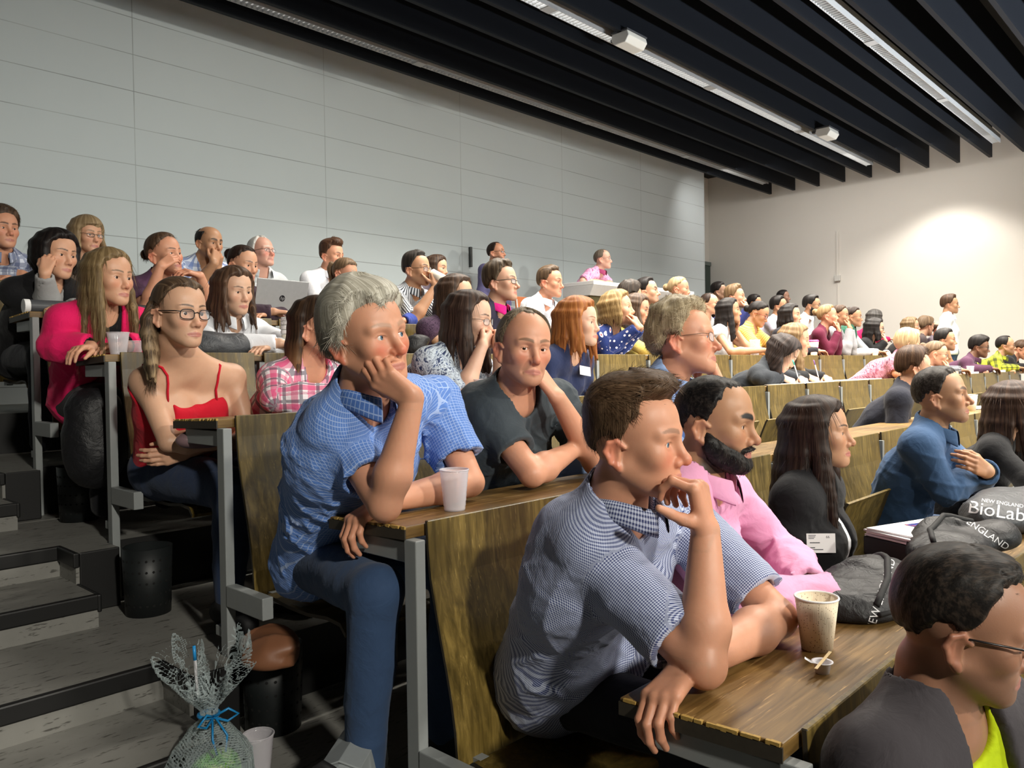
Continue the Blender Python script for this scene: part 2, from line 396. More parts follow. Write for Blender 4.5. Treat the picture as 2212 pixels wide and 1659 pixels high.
# ---------------------------------------------------------------- the human head, local frame: x right, y forward, z up, eye line z = 0
def cranium(p):
    return smin(ell(p, (0, -.012, .030), (.0765, .094, .087)), ell(p, (0, .030, .035), (.063, .057, .064)), .03)
def head_sdf(p, g):
    ax = p.copy(); ax[:, 0] = np.abs(ax[:, 0])          # the face is symmetric
    fw, jw = g.get('face', 1.), g.get('jaw', 1.)
    d = cranium(p)
    d = smin(d, ell(p, (0, .030, -.035), (.060 * fw, .055, .064)), .03)
    d = smin(d, ell(p, (0, .057, -.064), (.034, .029, .034)), .03)
    d = smin(d, rc(ax, (.050 * jw, -.006, -.052), (.020 * jw, .064, -.098), .021, .017), .028)
    d = smin(d, sph(p, (0, .074 + g.get('chin', 0), -.100), .0185), .022)
    d = smin(d, ell(p, (0, .022, -.066), (.046 * jw, .052, .040)), .03)
    d = smin(d, sph(ax, (.043 * fw, .056, -.024), .0235 + g.get('cheek', 0)), .022)
    b = g.get('brow', 1.)
    d = smin(d, rc(ax, (.010, .0865, .0175), (.045, .070, .017), .009 * b, .009 * b), .016)
    d = smax(d, -ell(ax, (.031, .098, -.003), (.0185, .017, .0125)), .014)          # eye sockets
    d = smin(d, sph(ax, (.0315, .0695, -.003), .0152), .005)                        # lids
    d = smax(d, -ell(ax, (.0315, .0870, -.0040), (.0150, .0110, .0060 * g.get('open', 1.))), .0022)
    n = g.get('nose', 1.)
    d = smin(d, rc(p, (0, .082, .010), (0, .083 + .020 * n, -.034), .0088, .0102), .014)
    d = smin(d, sph(p, (0, .083 + .0225 * n, -.0385), .0108), .010)
    d = smin(d, sph(ax, (.0132 * (.45 + .55 * n), .0935, -.0435), .0085 * (.4 + .6 * n)), .007)
    d = smax(d, -ell(ax, (.0066, .101, -.0500), (.0042, .0065, .0035)), .003)
    f = g.get('age', 0)
    if f: d = smax(d, -rc(ax, (.021, .095, -.046), (.033, .082, -.074), .0045, .0045), .010) if f > .4 else d
    l = g.get('lips', 1.)
    m = g.get('mouth', 0.)                              # corners up or down
    d = smin(d, rc(ax, (0, .0925, -.0690), (.0265, .0795, -.0738 + m), .0050 * l, .0030), .006)
    d = smin(d, rc(ax, (0, .0920, -.0800), (.022, .0800, -.0756 + m), .0056 * l, .0036), .007)
    d = smax(d, -rc(ax, (0, .1005, -.0745), (.0275, .0850, -.0745 + m), .0016, .0012), .0022)
    # ears
    e = rc(ax, (.0745, .004, -.006), (.080, -.010, .008), .0042, .0045)
    for a, c in (((.080, -.010, .008), (.087, -.026, .004)), ((.087, -.026, .004), (.089, -.033, -.014)), ((.089, -.033, -.014), (.084, -.024, -.036)), ((.084, -.024, -.036), (.076, -.010, -.048))):
        e = smin(e, rc(ax, a, c, .0045, .0045), .004)
    e = smin(e, rc(ax, (.076, -.010, -.046), (.0755, -.008, -.050), .0075, .0065), .006)
    e = smin(e, rc(ax, (.073, -.012, -.004), (.073, -.014, -.038), .0085, .008), .007)
    e = smin(e, rc(ax, (.080, -.022, .0), (.081, -.022, -.026), .0035, .0035), .009)
    e = smax(e, -ell(ax, (.0865, -.010, -.020), (.0085, .0085, .0155)), .004)
    es = g.get('ear', 1.)
    if es: d = smin(d, e - (es - 1) * .004, .006)
    return d
def head_colors(p, skin, g):
    """own colours of skin, lips, brows, shaven beard"""
    c = np.repeat(np.asarray(skin, F32)[None], len(p), 0)
    x, y, z = np.abs(p[:, 0]), p[:, 1], p[:, 2]
    red = np.array([1.0, .62, .58], F32)
    def mix(m, col):
        nonlocal c
        m = np.clip(m, 0, 1)[:, None]; c = c * (1 - m) + np.asarray(col, F32) * m
    front = sstep(.02, .06, y)
    k = g.get('flush', .35)
    mix(k * np.exp(-((x - .038) / .02) ** 2 - ((z + .032) / .02) ** 2) * front, c * red)
    mix(k * 1.2 * np.exp(-((x) / .014) ** 2 - ((z + .04) / .016) ** 2) * sstep(.085, .1, y), c * red)
    mix(k * 1.2 * sstep(.074, .082, x) * sstep(-.065, -.05, z) * sstep(.02, .0, y), c * red)
    mix(.25 * np.exp(-((x - .03) / .018) ** 2 - ((z + .012) / .009) ** 2) * sstep(.06, .075, y), c * np.array([.82, .72, .72], F32))
    lip = sstep(1.15, .8, (x / .0285) ** 2 + ((z + .0745 + g.get('mouth', 0) * -.0) / .0092) ** 2) * sstep(.072, .079, y)
    hc = np.asarray(g.get('hair', (.1, .06, .04)), F32)
    bd = g.get('beard', 0)
    if bd:
        m = sstep(-.040, -.060, z + .25 * np.maximum(x - .03, 0) * 0) * sstep(-.03, -.005, y)
        m = np.maximum(m * sstep(.0, .012, (.02 - z * .9) - .0 + x * 0), 0)
        m = m * (1 - .8 * np.exp(-((x) / .03) ** 2 - ((z + .055) / .004) ** 2))
        jaw = sstep(.004, -.018, z + .62 * y + .006)
        mix(bd * np.minimum(m, jaw) * (1 - lip), hc)
    mix(lip * g.get('lipc', .75), np.asarray(g.get('lip', (.42, .15, .13)), F32))
    bz = .0205 + .0055 * np.sin(np.clip((x - .010) / .044, 0, 1) * 2.6)
    bw = .0046 * g.get('browt', 1.) * (1 - .55 * sstep(.03, .055, x))
    m = sstep(1.3, .6, np.abs(z - bz) / bw) * sstep(.007, .013, x) * sstep(.057, .049, x) * sstep(.04, .06, y)
    mix(m * g.get('browm', .85), np.asarray(g.get('browc', hc * .7), F32))
    if g.get('paint'):                                 # eyes of people too far off for an eyelid to be modelled
        e = sstep(1.25, .85, ((x - .0315) / .0150) ** 2 + ((z + .0030) / .0068) ** 2) * sstep(.055, .065, y)
        mix(e, (.50, .44, .40)); mix(sstep(.0092, .0068, np.sqrt((x - .0325) ** 2 + (z + .0025) ** 2)) * e, (.02, .012, .008))
        mix(sstep(.0026, .0008, np.abs(z - .0040 + ((x - .0315) / .018) ** 2 * .004)) * sstep(.019, .015, np.abs(x - .0315)) * sstep(.055, .065, y) * .85, (.03, .02, .015))
    lash = sstep(.0018, .0004, np.abs(((x - .0315) / .0150) ** 2 + ((z + .0040) / .0063) ** 2 - 1) * .006) * sstep(.072, .078, y) * sstep(-.004, .0, z)
    mix(lash * g.get('lash', .6), (.03, .02, .015))
    return c
def rot_head(a, b, c):
    """columns: right, forward, up in the world; yaw a (deg, + to the person's left), pitch b (+ up), roll c (+ to the right shoulder)"""
    a, b, c = np.radians((a, b, c))
    f = np.array((np.sin(a) * np.cos(b), -np.cos(a) * np.cos(b), np.sin(b)))
    r = np.cross(f, (0, 0, 1)); r /= np.linalg.norm(r); u = np.cross(r, f)
    r2 = np.cos(c) * r - np.sin(c) * u; u2 = np.cos(c) * u + np.sin(c) * r
    return np.stack((r2, f, u2), 1).astype(F32)
# ---------------------------------------------------------------- the hall
AX, AISLE_L, ROW_X1 = -.16, -2.7, 11.9
fl = MB()
fl.box((AISLE_L, -7, -.3), (ROOM_X, -D + .012, -H))
for k in range(-1, 7):
    y1 = (k + 1) * D - .035 if k < 6 else WALL_Y + 1.0
    y1 = (k + 1) * D + .012 if k < 6 else WALL_Y + 1.0
    fl.box((-.004, k * D + .012, -.4), (ROOM_X, y1, k * H)); fl.box((AX, k * D - .11, -.4), (-.004, (k + 1) * D - .11 if k < 6 else WALL_Y, k * H))
    a1 = (k + 1) * D - .33 if k < 6 else WALL_Y
    fl.box((AISLE_L, k * D + .07, -.4), (AX, a1, k * H))
    fl.box((AISLE_L, k * D - .33, -.4), (AX, k * D + .07, (k - .5) * H))
fl.build('floor', M_FLOOR)['kind'] = 'structure'
n_ = 0
for k in range(-1, 7):                                    # black nosings and the black riser faces under the benches
    for y, z in ((k * D + .07, k * H), (k * D - .33, (k - .5) * H)):
        n_ += 1; b = MB(); b.box((AISLE_L, y - .006, z - .052), (AX + .005, y + .018, z + .004)); b.build('trim_%d' % n_, M_BLACKTRIM, bevel=.006)['kind'] = 'structure'
    n_ += 1; b = MB(); b.box((AX - .010, k * D - .118, k * H - .052), (AX + .012, k * D + .09, k * H + .004)).box((AX - .004, k * D - .34, (k - .5) * H - .06), (AX + .010, k * D - .118, (k - .5) * H + .0035)).box((AX + .012, k * D - .118, (k - 1) * H), (-.004, k * D - .108, k * H + .003))
    b.build('trim_%d' % n_, M_BLACKTRIM, bevel=.005)['kind'] = 'structure'
    n_ += 1; b = MB(); b.box((-.004, k * D + .009, (k - 1) * H), (ROOM_X, k * D + .013, k * H + .003)); b.build('trim_%d' % n_, M_BLACKTRIM)['kind'] = 'structure'
def wall_panels():
    n = NT('panelled_wall'); o = n.obj(); s = n.n('ShaderNodeSeparateXYZ'); n.l(o, s.inputs[0])
    zz = n.math('FRACT', n.math('DIVIDE', n.math('SUBTRACT', s.outputs[2], 3.03 - .31 * 20), .31)); xx = n.math('FRACT', n.math('DIVIDE', n.math('SUBTRACT', s.outputs[0], 1.58 - 1.89 * 10), 1.89))
    j = n.math('MAXIMUM', n.math('LESS_THAN', zz, .020), n.math('MULTIPLY', n.math('LESS_THAN', xx, .0045), .7))
    br = n.ramp(n.noise(o, 1.7, 3), [(.35, .45), (.6, 1.)])
    c = n.mix(n.noise(o, 1.2, 5), lin(186, 195, 198), lin(194, 202, 204)); c = n.mix(n.math('MULTIPLY', n.math('MULTIPLY', j, br), .6), c, lin(84, 86, 84))
    n.base(c, .7, .25); n.bump(n.noise(o, 180, 2), .06, .002); return n.m
RX = 11.06
b = MB(); b.box((AISLE_L - .2, WALL_Y, -.5), (RX, WALL_Y + .9, 5.4)); b.build('wall_rear', wall_panels())['kind'] = 'structure'
b = MB(); b.box((RX, WALL_Y + .9, -.5), (ROOM_X + .2, WALL_Y + 1.1, 5.4)); b.build('wall_recess', M_WALLW)['kind'] = 'structure'
b = MB(); b.box((ROOM_X, -7.2, -.5), (ROOM_X + .2, WALL_Y + .9, 5.4)); b.build('wall_side', M_WALLW)['kind'] = 'structure'
b = MB(); b.box((AISLE_L - .2, -7.2, -.5), (AISLE_L, WALL_Y, 5.4)); b.build('wall_aisle', wall_mat('grey_plaster', lin(120, 122, 120), lin(128, 130, 128)))['kind'] = 'structure'
b = MB(); b.box((AISLE_L, -7.2, -.5), (ROOM_X, -7.0, 5.4)); b.build('wall_front', M_WALLP)['kind'] = 'structure'
b = MB(); b.box((AISLE_L - .2, -7.2, 5.2), (ROOM_X + .2, WALL_Y + 1.1, 5.4)); b.build('ceiling', M_CEIL)['kind'] = 'structure'
for i in range(22):                                       # deep dark blades with a paler lower edge
    y = 6.81 - .432 * i
    b = MB(); b.box((AISLE_L + .02, y - .022, CEIL + .012), (12.45, y + .022, 5.199)); b.box((AISLE_L + .02, y - .022, CEIL), (12.45, y + .022, CEIL + .012), 1)
    b.build('ceiling_beam', [M_BEAM, M_BEAMB])['kind'] = 'structure'
d_ = MB(); d_.box((12.0, WALL_Y + .86, 6 * H), (12.78, WALL_Y + .899, 3.50)); d1 = d_.build('door_1', plain('dark_green_door', lin(60, 72, 66), .5)); d1['kind'] = 'structure'
f_ = MB()
for a, c in (((11.93, 6 * H), (12.0, 3.57)), ((12.0, 3.50), (12.78, 3.57))): f_.box((a[0], WALL_Y + .84, a[1]), (c[0], WALL_Y + .899, c[1]))
f_.build('door_frame', plain('grey_door_frame', lin(104, 112, 108), .5), d1)
# strip luminaires
M_LOUVRE = plain('white_louvre', lin(160, 162, 162), .4)
for i, (y, e) in enumerate(((6.59, .22), (4.87, 2.6), (3.14, .30), (1.41, 1.5), (-.32, 1.5))):
    t = empty('strip_light', (6.3, y, CEIL + .06), ('dim louvred strip light nearest the panelled rear wall', 'bright strip light running across the middle of the dark ceiling beams', 'white louvred strip light at the upper right of the ceiling', 'louvred strip light over the front rows', 'louvred strip light nearest the lectern side')[i], 'ceiling light', 'strip lights between the ceiling beams')
    b = MB(); b.box((-5.5, -.05, .02), (5.5, .05, .09)); b.box((-5.5, -.05, -.02), (5.5, -.044, .02)).box((-5.5, .044, -.02), (5.5, .05, .02)); b.build('housing', M_LOUVRE, t)
    b = MB(); b.box((-5.48, -.043, .008), (5.48, .043, .018)); b.build('diffuser', glow('strip_glow_%d' % i, (1, .97, .93), e), t)
    b = MB()
    for j in range(220 if i < 3 else 40):
        x = -5.47 + 10.94 * (j + .5) / (220 if i < 3 else 40); b.box((x - .004, -.044, -.018), (x + .004, .044, .006))
    b.build('louvre', M_LOUVRE, t)
    for x in (-2.2, .55, 2.9): b = MB(); b.box((x - .06, -.051, -.024), (x + .06, .051, .0)); b.build('joint_plate', plain('joint_plate', lin(150, 152, 152), .4), t)
for i, (x, y) in enumerate(((4.98, 4.83), (9.27, 4.71))):
    t = empty('emergency_lamp', (x, y - .18, CEIL), ('white box lamp hanging under the beams, the larger and nearer one', 'white box lamp hanging under the beams, the smaller one farther away')[i], 'ceiling lamp', 'white box lamps under the ceiling beams')
    b = MB(); b.prism([(-.085, 0), (-.10, -.05), (-.06, -.105), (.06, -.105), (.10, -.05), (.085, 0)], 0, -.15, .15); b.build('lamp_cover', glow('lamp_cover', (1, 1, .97), .03, lin(190, 190, 184)), t, bevel=.008)
    b = MB(); b.box((-.16, -.09, 0), (.16, .09, .014)).box((-.03, .09, -.01), (.03, .19, .02)); b.build('mounting_plate', plain('lamp_plate', lin(60, 62, 66), .5), t)

# ---------------------------------------------------------------- desks: one long unit per row
NTH = ['front', 'first', 'second', 'third', 'fourth', 'fifth', 'sixth']
PITCH, SEAT0 = .628, .055
PROF = [(0, .008), (-.004, -.06), (-.012, -.13), (-.028, -.20), (-.045, -.27), (-.064, -.34), (-.080, -.41), (-.092, -.48), (-.099, -.565)]
for k in range(1, 7):
    z, y = k * H + TT, k * D
    t = empty('desk', (0, y, k * H), 'long continuous worn wooden desk of the %s row, counted upward from the camera' % NTH[k], 'desk', 'long wooden desks in rising rows')
    b = MB(); b.prism([(0, -.030), (TD, -.042), (TD, -.012), (0, 0)], 0, 0, ROW_X1 - 0); top = b.build('tabletop', [M_TOP], t, (0, 0, TT), bevel=.003)
    b = MB(); b.prism([(.0, -.031), (TD, -.043), (TD, -.018), (0, -.006)], 0, -.0035, .0); b.build('end_edge', M_EDGE, t, (0, 0, TT))
    b = MB(); rr = random.Random(k); yy = 0.
    while yy < TD - .012:                                  # the veneer lip has split off in places and shows pale wood
        l_ = rr.uniform(.003, .013); e = rr.uniform(.0008, .0032)
        if rr.random() < .62: b.box((-.0042, yy, -.0035 - yy * .038 - e), (rr.uniform(.0, .0045), min(TD, yy + l_), .0008 - yy * .038))
        yy += l_
    b.build('chipped_lip', M_CHIP, t, (0, 0, TT))['kind'] = 'stuff'
    b = MB(); b.box((.012, .008, -.090), (.042, TD - .06, -.0405)); b.build('end_rail', M_STEEL, t, (0, 0, TT), bevel=.002)
    b = MB(); b.box((.0, -.036, -H), (.030, .008, TT - .030)); b.build('end_post', M_STEEL, t, bevel=.003)
    b = MB(); b.box((-.002, -.26, .385 - H), (.034, -.0365, .452 - H)); b.build('seat_bracket', M_STEEL, t, bevel=.003)
    b = MB(); b.box((.006, .0085, .05), (.026, .055, .082)); b.build('post_stub', M_STEEL, t, bevel=.002)
    for i in range(1, 19):
        x = SEAT0 + PITCH * i - .018
        b = MB(); b.box((x - .013, -.030, -H), (x + .013, -.004, TT - .035)).box((x - .012, -.12, .40 - H), (x + .012, -.030, .44 - H)); b.build('post', M_STEEL, t)
POS = {'P0':(0.474,0.800,1.089), 'P1':(0.183,1.330,1.424), 'P2':(0.678,1.420,1.426), 'P3':(1.535,1.500,1.336), 'P4':(2.599,1.400,1.428), 'P5':(3.331,1.270,1.347), 'P6':(0.019,2.020,1.658), 'P7':(0.688,2.100,1.641), 'P8':(1.259,1.860,1.664), 'P9':(4.365,2.030,1.537), 'P10':(0.044,3.140,1.785), 'P11':(0.585,3.100,1.742), 'P12':(1.293,2.980,1.797), 'P13':(2.128,3.020,1.810), 'P14':(4.444,2.950,1.659), 'P15':(4.881,3.050,1.761), 'P16':(6.984,2.860,1.755), 'P17':(7.802,2.840,1.655), 'P18':(8.550,2.950,1.814), 'P25':(9.864,2.920,1.748), 'P26':(11.141,2.900,1.777), 'P27':(11.809,2.840,1.731), 'P20':(0.118,3.980,1.987), 'P21':(0.776,4.150,1.984), 'P22':(2.109,3.950,2.016), 'P23':(2.559,4.000,2.135), 'P24':(3.654,3.860,1.999), 'P19':(4.391,4.200,2.052), 'P30':(0.200,4.900,2.192), 'P31':(0.776,4.950,2.251), 'P32':(1.285,5.000,2.241), 'P34':(2.321,5.400,2.298), 'P35':(2.642,4.950,2.316), 'P36':(3.984,4.800,2.299), 'P38':(5.530,4.850,2.316), 'P37':(4.450,4.300,2.171), 'P40':(6.374,5.000,2.403), 'P41':(6.939,4.950,2.267), 'P42':(5.793,4.100,2.089), 'P43':(7.349,4.850,2.360), 'P44':(6.398,4.100,2.087), 'P45':(8.829,5.000,2.331), 'P46':(7.046,4.050,2.090), 'P47':(9.348,4.780,2.353), 'P48':(7.913,4.000,2.114), 'P49':(8.400,4.050,2.141), 'P50':(8.826,4.050,2.140), 'P51':(11.636,4.750,2.259), 'P52':(9.285,3.950,2.005), 'P53':(10.869,4.000,2.081), 'P54':(11.372,3.950,2.093), 'P55':(11.683,3.850,2.050), 'P60':(0.214,5.900,2.454), 'P61':(0.708,5.950,2.479), 'P62':(1.422,5.720,2.475), 'P63':(1.949,5.950,2.486), 'P64':(2.582,5.950,2.516), 'P65':(3.682,5.900,2.498), 'P66':(9.956,5.900,2.488), 'S1':(5.437,6.850,2.912), 'S2':(6.773,6.320,2.901), 'S3':(9.163,6.050,2.624), 'S4':(11.813,6.300,2.708), 'S5':(11.246,3.600,2.380)}
ONLY = set()
# ---------------------------------------------------------------- people
UPZ = V(0, 0, 1)
CRC = V(0, -.012, .030)                                  # centre of the skull
def azel(p):
    q = p - CRC; r = np.sqrt((q * q).sum(1)) + 1e-9
    return np.degrees(np.arctan2(q[:, 0], q[:, 1])), np.degrees(np.arcsin(np.clip(q[:, 2] / r, -1, 1)))
def skull_r(d):
    return 1 / np.sqrt((d[0] / .0765) ** 2 + (d[1] / .098) ** 2 + (d[2] / .087) ** 2)
def dir_ae(az, el):
    a, e = math.radians(az), math.radians(el); return V(math.sin(a) * math.cos(e), math.cos(a) * math.cos(e), math.sin(e))
LINES = {  # hairline: |azimuth| -> lowest elevation that carries hair
    'man': ([0, 30, 48, 58, 70, 82, 90, 100, 116, 132, 150, 180], [31, 33, 32, 18, 0, -26, -28, -17, -20, -38, -46, -48]),
    'low': ([0, 30, 48, 58, 70, 82, 90, 100, 116, 132, 150, 180], [22, 22, 20, 12, -2, -26, -28, -17, -20, -40, -50, -52]),
    'recede': ([0, 18, 34, 46, 56, 68, 80, 90, 100, 116, 132, 150, 180], [42, 46, 60, 56, 34, 10, -22, -27, -17, -20, -38, -46, -48]),
    'woman': ([0, 30, 48, 60, 74, 86, 100, 116, 134, 180], [31, 30, 24, 12, 2, -12, -6, -16, -40, -52]),
    'cover': ([0, 30, 44, 54, 62, 70, 180], [29, 27, 18, 0, -32, -70, -90]),
    'fringe': ([0, 30, 44, 54, 62, 70, 180], [12, 12, 8, -8, -34, -70, -90]),
}
def hair_fn(h, M, seed):
    """-> (field in head coordinates, lowest local z, sideways reach)"""
    A, E = LINES[h.get('line', 'man')]
    top, side, front = h.get('top', .022), h.get('side', .009), h.get('front', None)
    front = top if front is None else front
    style = h['style']; amp = h.get('amp', .003); fr = h.get('freq', 55)
    w1, w2, w3 = Wob(seed, fr, 8), Wob(seed + 1, fr * 2.6, 8), Wob(seed + 2, 28, 6)
    down = (M.T @ V(0, 0, -1)).astype(F32); fwd = V(0, 1, 0)
    locks = []; G = np.random.RandomState(seed + 5)
    L = h.get('len', 0)
    if style in ('long', 'bob'):
        vol = h.get('vol', .018); n = h.get('n', 26); a0 = h.get('a0', 56)
        for i in range(n):
            az = (a0 + (180 - a0) * ((i // 2) + .3) / (n / 2)) * (1 if i % 2 else -1) + G.uniform(-3, 3); ab = abs(az)
            dh = dir_ae(az, 0)
            pts = []
            for el, ex in ((66, -.008), (38, vol * .45), (8, vol * .9), (-18, vol)):
                d = dir_ae(az, el); pts.append(CRC + d * (skull_r(d) + ex - .006))
            ll = L * G.uniform(.82, 1.08) * (h.get('lenf', 1.) if ab < 100 else 1.)
            drift = dh * h.get('spread', .015) + (fwd * .030 if ab < 95 else -fwd * .015) * min(1, L / .2)
            curl = h.get('curl', .0); ph = G.uniform(0, 6.28); lat = np.cross(dh, UPZ)
            m = max(2, int(L / .07)); b = pts[-1]
            for j in range(1, m + 1):
                t = j / m; pts.append(b + down * ll * t + drift * math.sin(t * 1.57) - (dh * h.get('tuck', 0) * t * t) + (lat * math.sin(ph + t * 9) + dh * math.cos(ph + t * 9)) * curl * t)
            r0 = h.get('r', .017)
            rr = [.010, .015, r0, r0] + [r0 * (1 - .55 * (j / m) ** 1.5) for j in range(1, m + 1)]
            locks += [(pts[j].astype(F32), pts[j + 1].astype(F32), rr[j], rr[j + 1]) for j in range(len(pts) - 1)]
    if style == 'pony':
        b = CRC + dir_ae(180, h.get('pel', 8)) * .100; pts = [b, b + V(0, -.035, .012)]; m = 6
        sl = h.get('pside', 0.)
        for j in range(1, m + 1):
            t = j / m; pts.append(b + V(sl * t, -.050 + .03 * t * h.get('pin', 1), 0) + down * L * t)
        pr = h.get('pr', .024)
        rr = [.016, pr * .8] + [pr * (1 - .6 * (j / m) ** 2) for j in range(1, m + 1)]
        locks += [(pts[j].astype(F32), pts[j + 1].astype(F32), rr[j], rr[j + 1]) for j in range(len(pts) - 1)]
        if h.get('side_fall'):      # loose length brought over the near shoulder
            s_ = h['side_fall']
            for q in range(5):
                c0 = CRC + dir_ae(s_ * (118 + q * 11), -6 - 4 * q) * (.086); pts = [c0]
                for j in range(1, 6):
                    t = j / 5; pts.append(c0 + down * L * 1.1 * t + V(s_ * .018, .012 * (q < 2), 0) * math.sin(t * 2.2) + V(s_ * .010 * math.sin(5 * t + q), 0, 0))
                rr = [.014, .020, .022, .020, .015, .007]
                locks += [(pts[j].astype(F32), pts[j + 1].astype(F32), rr[j], rr[j + 1]) for j in range(5)]
    bun = (CRC + dir_ae(180, h.get('pel', 15)) * .118).astype(F32) if style == 'bun' else None
    pad = .012
    def f(p):
        az, el = azel(p); ab = np.abs(az)
        em = np.interp(ab, A, E).astype(F32)
        if h.get('part') is not None: em = em - 0
        u = sstep(0, 50, el); fr_ = sstep(70, 20, ab)
        t = side + (top - side) * u + (front - top) * u * fr_
        edge = sstep(-5, 22 if not h.get('len') else 12, el - em + 5 * w2(p))
        if h.get('bald') is not None:     # bare crown above the fringe
            bl = h['bald']; lim = np.where(ab > 150, bl + 18, bl); edge = edge * sstep(lim + 8, lim - 6, el)
        t = -.010 + (t + .010) * edge
        if h.get('part') is not None:
            pt = h['part']; t = t - .006 * np.exp(-((p[:, 0] - pt) / .005) ** 2) * sstep(.0, .05, p[:, 2]) * sstep(-.06, -.02, p[:, 1])
        d = cranium(p) - t
        if h.get('quiff'):
            d = smin(d, ell(p, (0, .052, .112), (.056, .040, .018 + h['quiff'])), .025)
        lo_, hi_ = p.min(0) - .045, p.max(0) + .045
        for a, b, r1, r2 in locks:
            if np.all(np.maximum(a, b) > lo_) and np.all(np.minimum(a, b) < hi_): d = smin(d, rc(p, a, b, r1, r2), .014)
        if bun is not None: d = smin(d, ell(p, bun, (.036, .034, .038) if not h.get('bunr') else (h['bunr'],) * 3), .012)
        q = p.copy(); q[:, 2] *= (.85 if h.get('wavy') else .30)                      # tufts run downwards
        m_ = amp * sstep(0, .5, edge + (len(locks) > 0)) * (.6 * w1(q) + .35 * w2(q) + .45 * w3(p))
        return d - m_
    zlo = -.13
    if locks: zlo = min(zlo, min(float(min(a[2], b[2])) for a, b, _, _ in locks) - .03)
    return f, locks
def grow_fibres(v, q, M, C, h, n, ln, wd, seed):
    """loose hairs over the mass: thin tapering ribbons lying along the fall of the hair"""
    G = np.random.RandomState(seed)
    fc = v[q]; nr = np.cross(fc[:, 2] - fc[:, 0], fc[:, 3] - fc[:, 1]); ar = np.linalg.norm(nr, axis=1); nr = nr / (ar[:, None] + 1e-12)
    ok = np.where(ar > 0)[0]; pick = G.choice(ok, n, p=ar[ok] / ar[ok].sum())
    P = fc[pick].mean(1); N = nr[pick]
    loc = (P - C) @ M
    az, el = azel(loc)
    down = np.repeat((V(0, 0, -1))[None], n, 0)
    crown = (loc - V(h.get('swirl', 0), -.05, .10)) @ M.T     # away from the crown
    fw = np.repeat((M @ V(h.get('sweep', 0), h.get('comb', 0.), h.get('lift', 0)))[None], n, 0)
    fl = crown / (np.linalg.norm(crown, axis=1)[:, None] + 1e-6) * sstep(-10, 40, el)[:, None] + down * (1.1 - sstep(0, 60, el))[:, None] + fw * sstep(5, 45, el)[:, None]
    fl = fl + G.normal(0, h.get('mess', .18 if not h.get('len') else .07), fl.shape)
    fl -= N * (fl * N).sum(1)[:, None]; fl /= np.linalg.norm(fl, axis=1)[:, None] + 1e-6
    S = np.cross(N, fl); k = 4; L_ = ln * G.uniform(.5, 1.15, n)[:, None] * (1 - (.62 if ln > .045 else 0.) * sstep(0, 45, el))[:, None]; lift = h.get('raise', .12 if not h.get('len') else .03) * G.uniform(.2, 1.3, n)[:, None]
    rows = []
    for i in range(k + 1):
        t = i / k
        c = P - N * .003 + fl * L_ * t + N * (lift * L_ * (t - .55 * t * t)) + down * (L_ * .25 * t * t * (1.0 if h['style'] in ('long', 'bob', 'pony') else .25))
        w = wd * (1 - .85 * t ** 2)
        rows += [c - S * w, c + S * w]
    X = np.stack(rows, 1)
    if h['style'] != 'beard':                              # nothing hangs over the face
        e_ = (X[:, -1] - C) @ M; m_ = (X[:, 5] - C) @ M; bad = np.zeros(n, bool)
        for t_ in (e_, m_): bad |= (np.abs(t_[:, 0]) < .066) & (t_[:, 1] > .045) & (t_[:, 2] < .072 - .02 * (h.get('line') in ('low', 'fringe')))
        X = X[~bad]; n = len(X)
    X = X.reshape(-1, 3); b = np.arange(n)[:, None] * (2 * k + 2)
    F_ = np.concatenate([b + np.array([[2 * i, 2 * i + 1, 2 * i + 3, 2 * i + 2]]) for i in range(k)])
    uu = np.repeat(G.uniform(0, 9, n)[:, None], 2 * k + 2, 1).ravel(); vv = np.tile(np.repeat(np.arange(k + 1) / k, 2), n) * .1
    return X.astype(F32), F_, np.stack((uu, vv), 1).astype(F32)

